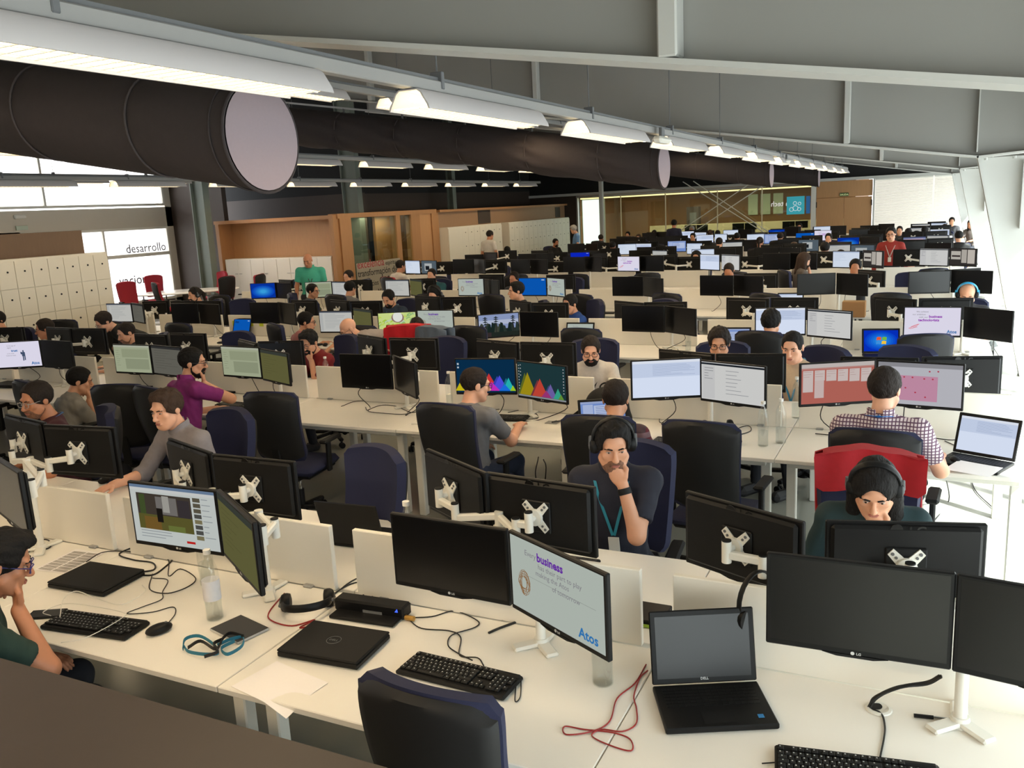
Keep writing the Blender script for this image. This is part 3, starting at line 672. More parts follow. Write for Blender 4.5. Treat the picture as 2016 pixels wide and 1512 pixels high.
    if kind == 'split': return screen_mesh((60, 56, 54), [(rp(.05, .35, .42, .85), (206, 200, 190)), (rp(.45, .15, .65, .95), (196, 190, 180)), (rp(.68, .12, .95, .95), (214, 206, 196)), (rp(.08, .5, .4, .6), (60, 50, 50))], .75)
    if kind == 'small': return screen_mesh((96, 110, 120), [(rp(.2, .2, .7, .8), (200, 206, 206)), (rp(.26, .28, .52, .6), (30, 34, 40))], .7)
    if kind == 'redblue': return screen_mesh((150, 160, 196), [(rp(0, .9, 1, 1), (90, 100, 140)), (rp(.05, .5, .9, .85), (200, 170, 190)), (rp(.05, .2, .6, .45), (170, 182, 220))], .8)
    if kind == 'atos': return screen_mesh((206, 216, 206), [(rp(.2, .52, .92, .524), (150, 154, 150))], .66)
    if kind == 'atosw': return screen_mesh((226, 222, 240), (), .95)
PICS = {}
def getpic(k):
    if k not in PICS: PICS[k] = pic(k)
    return PICS[k]
PU = (96, 44, 150); AB = (46, 110, 168); TX = (120, 118, 124)
def slogan(parent, kind, size=1.0):
    """printed words of the slogan screens: (text, x, y, size, bold, colour)"""
    if kind == 'every': W = [('Every', .17, .80, .078, 0, TX), ('business', .31, .79, .115, .0014, PU), ('has their part to play', .32, .69, .074, 0, TX), ('making the Atos', .29, .59, .074, 0, TX), ('of tomorrow', .47, .48, .074, 0, TX), ('Atos', .74, .07, .135, .0014, AB)]
    elif kind == 'tech': W = [('We achieve', .21, .83, .062, 0, TX), ('our ambition', .14, .73, .062, 0, TX), ('with our', .26, .63, .062, 0, TX), ('business', .44, .64, .095, .0012, (142, 40, 170)), ('technologists', .25, .51, .095, .0012, (142, 40, 170)), ('Atos', .77, .08, .12, .0014, AB)]
    elif kind == 'trust': W = [('In the age of', .3, .84, .05, 0, TX), ('digital', .3, .76, .05, 0, TX), ('trust', .38, .62, .095, .0012, AB), ('is the true', .28, .53, .05, 0, TX), ('business asset', .26, .45, .05, 0, TX), ('Atos', .78, .07, .12, .0014, AB)]
    elif kind == 'cloud': W = [('Atos', .06, .75, .16, .002, (12, 40, 90))]
    for s, x, y, sz, bo, c in W:
        ob('lettering', textmesh(s, sz*SH*1.35, emat(c, .8), bo, ext=0), parent, ((x-.5)*SW, -.0075, SB+y*SH))
    if kind == 'every':
        pts = [((.15+(.05-.02*math.sin(k*.31))*math.cos(k*.52)-.5)*SW, -.0074, SB+(.40+(.13-.05*math.cos(k*.23))*math.sin(k*.52))*SH) for k in range(110)]
        MB().tube(pts, .0009, 3).build('scribble', emat((150, 110, 70), .6), parent, smooth=0)
    if kind == 'tech':
        pts = [((x-.5)*SW, -.0074, SB+y*SH) for x, y in ((.08, .24), (.25, .4), (.12, .3), (.24, .3), (.1, .22), (.2, .3), (.27, .41))]
        MB().tube(pts, .0022, 3).build('squiggle', emat((214, 70, 80), .8), parent, smooth=0)
    if kind == 'trust':
        b = MB(); q = lambda x0, y0, x1, y1: b.quad(*[((x-.5)*SW, -.0074, SB+y*SH) for x, y in rp(x0, y0, x1, y1)])
        q(.62, .58, .65, .66); q(.6, .42, .67, .58); q(.61, .24, .635, .42); q(.645, .26, .67, .42); q(.575, .5, .6, .6)
        b.build('walking_figure', emat((70, 84, 110), .7), parent, smooth=0)
ME_lg = textmesh('LG', .011, mat('logo_silver', (190, 190, 190), .4), .0002)
ME_lgb = textmesh('LG', .045, mat('logo_dark', (5, 5, 6), .3), .001, align='CENTER')
ME_lgd = MB().cyl((0, 0, 0), (0, .001, 0), .0055, n=12).mesh('logo_mark', mat('logo_silver', (190, 190, 190), .4))
ME_lgB = MB().cyl((0, 0, 0), (0, .002, 0), .02, n=16).mesh('logo_mark', mat('logo_dark', (5, 5, 6), .3))
ME_sock = MB().box((0, 0, 0), (.04, .002, .03)).mesh('rating_label', mat('label_white', (200, 200, 196), .6))
ME_led = MB().box((0, 0, 0), (.012, .003, .003)).mesh('port', M_gry)
NAMEPIC = {'off': 'switched-off', 'white': 'white-screened', 'doc': 'monitor showing a document', 'mail': '', }
def monitor(x, y, z, rz, kind, label, group, near=2, cat='monitor', back=False):
    t = thing('monitor', label, cat, (x, y, z-MH/2), rz, group)
    sl = None
    if kind.startswith('atos_'): sl = kind[5:]; kind = 'atosw' if sl in ('tech', 'trust') else 'atos'
    ob('housing', ME_house if near else ME_houseS, t)
    s = ob('screen', getpic(kind), t)
    if sl: slogan(s, sl)
    if near:
        if not back:
            ob('logo', ME_lg, t, (.004, -.0075, .004)); ob('logo', ME_lgd, t, (-.006, -.0075, .008))
        else:
            ob('logo', ME_lgb, t, (-.035, .031, MH*.87), (0, 0, PI)); ob('logo', ME_lgB, t, (.03, .03, MH*.93))
            ob('rating_label', ME_sock, t, (-.07, .0305, .055)); 
            for k in range(3): ob('port', ME_led, t, (.02-.03*k, .0305, .04))
    return t
# star-shaped mounting plate and arm
def star():
    pts = []
    for k in range(4):
        a = PI/4+k*PI/2
        for da, r in ((-.18, .078), (.18, .078), (PI/4, .026)): pts.append((r*math.cos(a+da)*.92, r*math.sin(a+da)))
    return pts
b = MB(); b.prism(star(), 0, .005); b.cyl((0, .004, 0), (0, .018, 0), .034, n=20); b.cyl((0, .017, 0), (0, .05, 0), .012, n=10)
for k in range(4):
    a = PI/4+k*PI/2; b.cyl((.062*math.cos(a), .004, .066*math.sin(a)), (.062*math.cos(a), .008, .066*math.sin(a)), .006, n=6, mi=1); b.cyl((.046*math.cos(a), .004, .048*math.sin(a)), (.046*math.cos(a), .009, .048*math.sin(a)), .005, n=6, mi=1)
ME_plate = b.mesh('mounting_plate', [M_wht, M_gry])
ME_knuck = MB().cyl((0, 0, -.045), (0, 0, .035), .0175, n=12).cyl((0, 0, .035), (0, 0, .040), .0165, n=12, mi=1).mesh('knuckle', [M_wht, M_blkm])
ME_base = MB()
for a in (-2.4, -.75, 1.57):
    ME_base.bar((0, 0, .012), (.11*math.cos(a), .11*math.sin(a), .008), .05, .016, ch=.006)
ME_base.cyl((0, 0, 0), (0, 0, .03), .035, .026, n=14); ME_base = ME_base.mesh('foot', M_wht)
def arm(mons, Yb, n, sd, near, zt=.74):
    """dual arm for monitors [(x,y,z,rz)] whose screen normal is local -y"""
    sgn = -1 if sd == 'F' else 1
    px = sum(q[0] for q in mons)/len(mons)+(.04 if len(mons) > 1 else .1); py = Yb+sgn*.13
    if n == 1 and sd == 'F' and len(mons) == 1 and mons[0][0] < -3: px = -4.1
    side = 'near' if sd == 'F' else 'far'
    t = thing('monitor_stand', 'white %s monitor arm, %s' % ('twin' if len(mons) > 1 else 'single', where(n, sd, px)), 'monitor arm', (px, py, zt), 0, 'monitor arms, %s side of %s row' % (side, ORD[n]))
    zc = sum(q[2] for q in mons)/len(mons)-zt
    MB().cyl((0, 0, .005), (0, 0, zc-.01), .019, n=12).build('pole', M_wht, t)
    if near: ob('foot', ME_base, t, (0, 0, 0), (0, 0, 0 if sd == 'F' else PI)); MB().cyl((0, 0, zc-.12), (0, 0, zc-.07), .026, n=12).build('collar', M_wht, t)
    for q in mons:
        bk = Vector((-math.sin(q[3]), math.cos(q[3]), 0))      # behind the screen
        P = Vector((q[0]-px, q[1]-py, q[2]-zt)); A = P+bk*.041
        ob('mounting_plate', ME_plate, t, A, (0, 0, q[3]))
        K = A+bk*.055; K.z = q[2]-zt
        E0 = Vector((0, 0, zc-.03))
        if near:
            ob('knuckle', ME_knuck, t, K)
            mid = (K+E0)/2+bk*.035+Vector((.03 if q[0] > px else -.03, 0, 0))
            mid.z = (K.z+E0.z)/2-.02
            ob('knuckle', ME_knuck, t, mid)
            MB().bar(E0, mid+Vector((0, 0, -.025)), .026, .03, ch=.006).build('arm', M_wht, t)
            MB().bar(mid+Vector((0, 0, .015)), K+Vector((0, 0, -.015)), .026, .03, ch=.006).build('arm', M_wht, t)
        else:
            MB().bar(E0, K+Vector((0, 0, -.01)), .022, .028).build('arm', M_wht, t, smooth=0)
    return t
MON = {
    '1F': [('z0',-3.60,2.24,1.24,-20), ('yt',-2.86,2.47,1.13,2), ('y2',-2.38,2.34,1.14,-31), ('m1',-1.54,2.52,1.11,-2), ('m2',-1.05,2.37,1.12,-28), ('g1',-0.15,2.46,1.17,2), ('g2',0.35,2.43,1.17,-8)],
    '1B': [('a1',-4.83,3.19,1.13,-11), ('a2',-4.17,3.05,1.16,7), ('b1',-3.45,3.14,1.08,-19), ('b2',-2.86,2.97,1.11,1), ('c1',-1.80,3.06,1.16,-30), ('c2',-1.36,2.95,1.15,-6), ('d1',-0.57,2.97,1.12,-24), ('d2',-0.04,2.97,1.12,14)],
    '2F': [('a1',-8.59,5.70,1.11,28), ('a2',-8.03,5.75,1.12,-3), ('b1',-6.90,5.72,1.11,1), ('b2',-6.42,5.70,1.11,-10), ('c1',-5.59,5.79,1.11,-4), ('c2',-5.11,5.69,1.10,-21), ('d1',-4.20,5.76,1.08,3), ('d2',-3.77,5.68,1.07,-37), ('e1',-3.10,5.81,1.07,11), ('e2',-2.57,5.70,1.07,-18), ('f1',-1.65,5.80,1.11,25), ('f2',-1.17,5.73,1.11,-19), ('g1',-0.51,5.79,1.13,28), ('g2',-0.03,5.74,1.15,-8)],
    '2B': [('a0',-9.85,6.45,1.13,15), ('a1',-8.91,6.46,1.14,-5), ('a2',-8.33,6.39,1.15,4), ('b1',-7.45,6.45,1.09,-1), ('b2',-6.91,6.45,1.11,1), ('c1',-6.07,6.42,1.05,-27), ('c2',-5.90,6.69,1.01,14), ('d1',-4.60,6.45,1.12,-25), ('d2',-4.12,6.40,1.12,3), ('e1',-3.32,6.48,1.10,-16), ('e2',-2.81,6.39,1.11,1), ('f1',-1.66,6.42,1.06,-18), ('f2',-1.16,6.33,1.07,9), ('g1',-0.29,6.32,1.07,2), ('g2',0.22,6.44,1.07,13)],
    '3F': [('a1',-10.96,8.97,1.11,4), ('a2',-10.56,8.96,1.11,-23), ('b1',-9.61,8.96,1.11,3), ('b2',-9.17,8.99,1.10,-12), ('c1',-8.18,9.01,1.12,-1), ('c2',-7.75,8.97,1.12,-23), ('d1',-6.93,8.95,1.02,7), ('d2',-6.54,9.00,1.04,-27), ('e1',-6.03,9.02,1.00,22), ('e2',-5.46,9.01,1.03,4), ('f1',-4.56,8.95,1.00,37), ('f2',-4.04,8.95,1.02,-4), ('h1',-2.81,9.00,1.09,-5), ('h2',-2.38,8.94,1.08,-34), ('i1',-1.35,8.96,1.08,12), ('i2',-0.88,8.96,1.06,-27), ('j1',0.04,8.97,1.09,0), ('j2',0.50,8.92,1.08,-40)],
    '3B': [('a',-11.02,9.71,1.06,9), ('b1',-10.42,9.71,1.06,3), ('b2',-9.89,9.71,1.06,1), ('c1',-8.06,9.72,1.07,-5), ('d1',-7.43,9.72,1.07,-21), ('d2',-6.98,9.71,1.06,9), ('e1',-6.00,9.74,1.12,-17), ('e2',-5.53,9.73,1.11,6), ('f1',-4.63,9.72,1.06,-33), ('f2',-4.22,9.70,1.04,2), ('h1',-3.20,9.72,1.05,-29), ('h2',-2.75,9.69,1.05,7), ('i1',-1.82,9.74,1.09,-11), ('i2',-1.31,9.68,1.10,-2), ('j1',-0.31,9.71,1.09,-34), ('j2',0.16,9.70,1.09,6)],
    '4F': [('a1',-11.08,12.24,1.09,16), ('a2',-10.62,12.26,1.09,-17), ('b1',-9.82,12.27,1.10,19), ('b2',-9.30,12.25,1.10,-13), ('c1',-8.14,12.26,1.12,-3), ('c2',-7.78,12.29,1.12,-34), ('d1',-6.73,12.29,1.12,-3), ('d2',-6.34,12.26,1.10,-35), ('e1',-5.62,12.28,1.12,-4), ('e2',-5.22,12.28,1.11,-34), ('f1',-4.05,12.25,1.12,-6), ('f2',-3.66,12.26,1.10,-39), ('g1',-2.73,12.26,1.12,-9), ('g2',-2.29,12.28,1.11,-27), ('h1',-1.38,12.26,1.13,16), ('h2',-0.93,12.27,1.12,-34), ('i1',-0.00,12.26,1.14,13), ('i2',0.48,12.28,1.14,-24)],
    '4B': [('a1',-11.18,13.01,1.08,-18), ('a2',-10.79,13.01,1.08,-8), ('b',-9.41,13.00,1.06,-4), ('c',-8.08,13.00,1.07,9), ('d',-6.72,13.02,1.12,-5), ('e',-5.44,13.01,1.10,6), ('g',-2.24,13.01,1.08,-3), ('h',-0.73,13.02,1.10,-42), ('i',0.40,13.02,1.10,30)],
    '5F': [('a1',-9.90,15.56,1.23,-19), ('a2',-9.49,15.55,1.22,-19), ('b1',-8.67,15.56,1.23,-2), ('b2',-8.29,15.55,1.22,-36), ('c1',-7.37,15.55,1.20,-14), ('c2',-6.96,15.55,1.19,-24), ('d1',-6.22,15.56,1.22,-12), ('d2',-5.83,15.55,1.22,-29), ('e1',-5.11,15.55,1.21,-15), ('e2',-4.66,15.55,1.21,-14), ('f1',-3.58,15.55,1.21,-33), ('f2',-3.21,15.55,1.20,-39), ('g1',-2.42,15.55,1.20,-16), ('g2',-1.97,15.55,1.20,-21), ('h1',-1.28,15.56,1.21,-25), ('h2',-0.86,15.55,1.21,-47), ('i1',0.05,15.56,1.22,-32), ('i2',0.47,15.56,1.21,-40)],
}
KIND = {'1Fyt': 'yt', '1Fy2': 'olive', '1Fm1': 'off', '1Fm2': 'atos_every', '2Fa1': 'atos_trust', '2Fb1': 'green', '2Fb2': 'dim', '2Fc1': 'green', '2Fc2': 'olive', '2Fe1': 'tri', '2Fe2': 'tri2', '2Ff1': 'mail', '2Ff2': 'chat', '2Fg1': 'board', '2Fg2': 'chart',
        '3Fa1': 'doc', '3Fa2': 'dim', '3Fd1': 'doc', '3Fd2': 'olive', '3Fe1': 'flower', '3Fe2': 'atos_every', '3Ff1': 'forest', '3Fi1': 'mail', '3Fi2': 'chat', '3Fj1': 'atos_tech',
        '4Fa1': 'win7', '4Fb1': 'green', '4Fb2': 'doc', '4Fc1': 'doc', '4Fc2': 'olive', '4Fd1': 'atos_every', '4Fe1': 'blue', '4Fe2': 'atos_every',
        '5Fa1': 'white', '5Fa2': 'small', '5Fe1': 'atos_tech', '5Ff1': 'mail', '5Ff2': 'chat', '5Fh1': 'white', '5Fh2': 'split', '5Fi1': 'chat', '5Fi2': 'split'}
DESC = {'off': 'switched-off black monitor', 'yt': 'black monitor showing a video page with thumbnails', 'olive': 'angled monitor with a dull olive picture', 'atos_every': 'monitor showing the Every business slogan', 'atos_trust': 'monitor showing the trust slogan and walking figure',
        'green': 'monitor with a pale green page', 'dim': 'angled monitor with a dim grey page', 'tri': 'monitor with coloured triangles on blue', 'tri2': 'monitor with coloured triangles and desktop icons', 'mail': 'monitor with a pale blue mail page', 'chat': 'monitor with a light grey chat page',
        'board': 'monitor with a salmon task board', 'chart': 'monitor with a pink chart', 'doc': 'monitor with a plain document page', 'flower': 'monitor with a bright yellow-green flower picture', 'forest': 'monitor with a forest and sky picture', 'atos_tech': 'monitor showing the business technologists slogan', 'win7': 'monitor with a glowing blue desktop',
        'blue': 'monitor with a flat blue screen', 'deep': 'monitor with a deep blue screen', 'white': 'monitor with a bright white page', 'small': 'monitor with small windows on grey', 'split': 'monitor with narrow page columns', 'redblue': 'monitor with a pinkish spreadsheet', 'ide': 'monitor with a blue editor page'}
def mlabel(kind, n, sd, x):
    if sd == 'F': return '%s, %s' % (DESC[kind], where(n, sd, x))
    return 'back of a black monitor, '+where(n, sd, x)
MLAB = {'1Fyt': 'monitor showing a video page with thumbnails above the bottle', '1Fy2': 'sharply angled monitor with a dull olive picture', '1Fm2': 'large slogan monitor with purple business lettering, nearest the docking station', '2Fa1': 'monitor showing the trust slogan and a walking figure', '1Fz0': 'switched-off monitor above the person in dark green', '1Fm1': 'switched-off black monitor left of the slogan monitor', '1Fg1': 'large switched-off black monitor right of the open dark laptop', '1Fg2': 'switched-off monitor angled beside the large black one at the row end',
        '1Ba1': 'angled monitor back hiding the person in maroon', '1Ba2': 'monitor back left of the person in grey shirt', '1Bb1': 'angled monitor back before the grey shirt', '1Bb2': 'monitor back beside the empty navy chair', '1Bc1': 'angled monitor back left of the navy polo wearer', '1Bc2': 'monitor back right before the navy polo wearer', '1Bd1': 'angled monitor back above the hanging headset', '1Bd2': 'wide monitor back with logo before the teal top wearer',
        '2Fa2': 'switched-off monitor beside the trust slogan monitor', '2Fb1': 'pale green page monitor behind the pale grey T-shirt', '2Fc1': 'pale green page monitor behind the magenta polo wearer', '2Fd1': 'switched-off monitor above the empty desk with coiled cables', '2Fd2': 'sharply angled switched-off monitor above the coiled cables',
        '2Bc2': 'monitor back before the dark red T-shirt', '2Bc1': 'angled monitor back left of the dark red T-shirt', '2Bd1': 'angled monitor back before the bald bearded person', '2Bd2': 'monitor back below the bright red jacket', '2Be1': 'monitor back behind the first triangle monitor', '2Be2': 'monitor back left of the white T-shirt and black beard', '2Bf1': 'monitor back under the curly-haired person', '2Bf2': 'monitor back before the person reaching for a mouse', '2Bg1': 'monitor back behind the salmon task board', '2Bg2': 'grey-lit monitor back behind the pink chart',
        '3Ff2': 'switched-off monitor beside the forest picture', '3Fj2': 'switched-off monitor beside the technologists slogan on the third row', '3Fh1': 'left switched-off monitor of the pair above the curly-haired person', '3Fh2': 'right angled switched-off monitor above the curly-haired person'}
for key, L in MON.items():
    n, sd = int(key[0]), key[1]; cells = {}
    for nm, x, y, z, a in L:
        kind = KIND.get(key+nm, 'off') if sd == 'F' else random.choice(['white', 'doc', 'off', 'mail'])
        rz = R_(a)+(PI if sd == 'B' else 0)
        monitor(x, y, z, rz, kind, MLAB.get(key+nm) or mlabel(kind, n, sd, x), 'monitors, %s side of %s row' % ('near' if sd == 'F' else 'far', ORD[n]), near=2 if n <= 2 else 0, back=(sd == 'B'))
        cells.setdefault(nm[0], []).append((x, y, z, rz))
    for c, ms in cells.items(): arm(ms, YB[n], n, sd, n <= 3)
# the rows farther back: a pair at every place, as dense as the photograph shows
FAR = {(6, 'F', 2): ('off', 'off'), (6, 'F', -1): ('white', 'off'), (6, 'F', 1): ('doc', 'small'), (6, 'F', 0): ('off', 'off'), (5, 'B', 0): None,
       (7, 'F', 1): ('win7', 'off'), (7, 'F', 2): ('redblue', 'doc'), (7, 'F', -2): ('ide', 'white'), (7, 'F', -3): ('white', 'mail'), (7, 'F', 0): ('off', 'small'), (7, 'F', -1): ('doc', 'off'),
       (8, 'F', 1): ('off', 'off'), (8, 'F', 0): ('blue', 'atos_tech'), (8, 'F', -1): ('white', 'ide'), (8, 'F', -2): ('mail', 'white'), (8, 'F', 2): ('doc', 'mail'),
       (9, 'F', -1): ('win7', 'off'), (9, 'F', 0): ('white', 'off'), (9, 'F', 1): ('off', 'off'), (9, 'F', 2): ('doc', 'white'), (9, 'F', -3): ('mail', 'mail'), (9, 'F', -2): ('white', 'off'), (6, 'F', -4): ('off', 'off'), (6, 'F', -3): ('deep', 'off'), (6, 'F', -2): ('off', 'doc')}
for n, sds in ((5, 'B'), (6, 'FB'), (7, 'FB'), (8, 'FB'), (9, 'FB')):
    for sd in sds:
        for i in range(CELL[n][0], CELL[n][1]):
            rn = random.Random(n*100+i*7+ord(sd)); cx = G(i)+.72+rn.uniform(-.08, .08); ks = FAR.get((n, sd, i), ('off', 'off')) or ('off', 'off'); ms = []
            for q in (0, 1):
                a = rn.uniform(-6, 12) if q == 0 else rn.uniform(-34, -8)
                if sd == 'B': a = rn.uniform(-24, -4) if q == 0 else rn.uniform(-6, 12)
                x = cx+(q-.5)*.48; y = YB[n]+(-.38 if sd == 'F' else .38)-(.06*q if sd == 'F' else 0); z = 1.12+rn.uniform(-.04, .05)
                rz = R_(a)+(PI if sd == 'B' else 0)
                k = ks[q] if sd == 'F' else 'off'
                monitor(x, y, z, rz, k, mlabel(k, n, sd, x), 'monitors, %s side of %s row' % ('near' if sd == 'F' else 'far', ORD[n]), near=0)
                ms.append((x, y, z, rz))
            arm(ms, YB[n], n, sd, False)

# ------------------------------------------------------------------ chairs
def back_grid(w0, w1, z0, z1, off, bulge, lean, nu=12, nv=22, rc=.12):
    vs = []
    for j in range(nv+1):
        v = j/nv
        for i in range(nu+1):
            u = -1+2*i/nu
            ww = (w0+(w1-w0)*min(1, v*1.25))/2
            k = 1.0
            if v > .86: k = 1-.16*((v-.86)/.14)**3
            if v < .12: k = 1-.14*((.12-v)/.12)**3
            x = u*ww*k
            y = -.215-lean*v-.035*math.sin(v*PI*.9)+off+bulge*(u*u)*.055
            zz = z0+(z1-z0)*v-(.02*u*u if v > .95 else 0)
            vs.append((x, y, zz))
    return vs, nu, nv
def slab(va, vb, nu, nv, b, mi=0):
    """closed sheet between two grids"""
    n = len(va); W = nu+1; fs = []
    for j in range(nv):
        for i in range(nu):
            q = (j*W+i, j*W+i+1, (j+1)*W+i+1, (j+1)*W+i); fs.append(q); fs.append(tuple(n+k for k in q[::-1]))
    for i in range(nu): fs.append((i+1, i, n+i, n+i+1)); k = nv*W+i; fs.append((k, k+1, n+k+1, n+k))
    for j in range(nv): fs.append((j*W, (j+1)*W, n+(j+1)*W, n+j*W)); k = j*W+nu; fs.append((k+W, k, n+k, n+k+W))
    b.add(va+vb, fs, mi)
def chair_meshes(fab, shell):
    D = {}
    va, nu, nv = back_grid(.40, .455, .56, 1.115, -.022, 1, .09); vb, _, _ = back_grid(.38, .43, .58, 1.10, -.045, 1, .09)
    b = MB(); slab(vb, va, nu, nv, b); D['backrest'] = b.mesh('backrest', shell, 50)
    va, nu, nv = back_grid(.415, .468, .553, 1.124, -.018, 1, .09); vb, _, _ = back_grid(.38, .43, .57, 1.115, .032, 1, .09)
    b = MB(); slab(va, vb, nu, nv, b); D['cushion'] = b.mesh('cushion', fab, 50)
    b = MB(); b.box((0, .02, .46), (.49, .47, .075), ch=.035); D['seat'] = b.mesh('seat', fab, 60)
    b = MB(); b.box((0, .02, .415), (.42, .4, .03), ch=.012); b.box((0, -.03, .385), (.16, .26, .06), ch=.02); b.bar((0, -.1, .4), (0, -.26, .44), .07, .03, ch=.006); b.bar((0, -.26, .42), (0, -.29, .78), .07, .02, ch=.006); D['mechanism'] = b.mesh('mechanism', M_blkm)
    b = MB(); b.cyl((0, 0, .1), (0, 0, .26), .028, n=12); b.cyl((0, 0, .26), (0, 0, .38), .017, n=12, mi=1); D['column'] = b.mesh('column', [M_blkm, M_chr])
    b = MB()
    for k in range(5):
        a = k*2*PI/5+.3; b.bar((.02*math.cos(a), .02*math.sin(a), .115), (.3*math.cos(a), .3*math.sin(a), .085), .045, .035, ch=.01)
    b.cyl((0, 0, .07), (0, 0, .13), .045, n=12); D['base'] = b.mesh('base', M_blkm)
    b = MB(); b.cyl((-.024, 0, .03), (-.006, 0, .03), .03, n=14); b.cyl((.006, 0, .03), (.024, 0, .03), .03, n=14); b.cyl((0, 0, .03), (0, 0, .075), .009, n=8); D['caster'] = b.mesh('caster', M_blkm)
    b = MB(); b.box((0, .04, .665), (.07, .25, .028), ch=.012); b.bar((0, 0, .66), (0, -.01, .42), .05, .03, ch=.008, up=(1, 0, 0)); D['arm'] = b.mesh('armrest', M_blkm)
    b = MB()
    for s in (-1, 1): b.bar((0, -.01, .42), (0, -.01, .43), .05, .03)
    return D
CH_N = chair_meshes(M_navy, M_shell); CH_R = chair_meshes(M_redf, M_shell)
CH_C = chair_meshes(mat('carmine_fabric', (150, 10, 26), .9, noise=.12, nscale=150), M_shell)
def chair(x, y, rz, label, group=None, D=CH_N, full=True, arms=True):
    t = thing('office_chair', label, 'chair', (x, y, 0), rz, group)
    for k in ('seat', 'cushion', 'backrest', 'mechanism', 'column', 'base'): ob(k, D[k], t)
    if full:
        for k in range(5):
            a = k*2*PI/5+.3; ob('caster', D['caster'], t, (.3*math.cos(a), .3*math.sin(a), 0), (0, 0, a))
    if arms:
        for s in (-1, 1): ob('armrest', D['arm'], t, (s*.275, .02, 0)) 
    return t
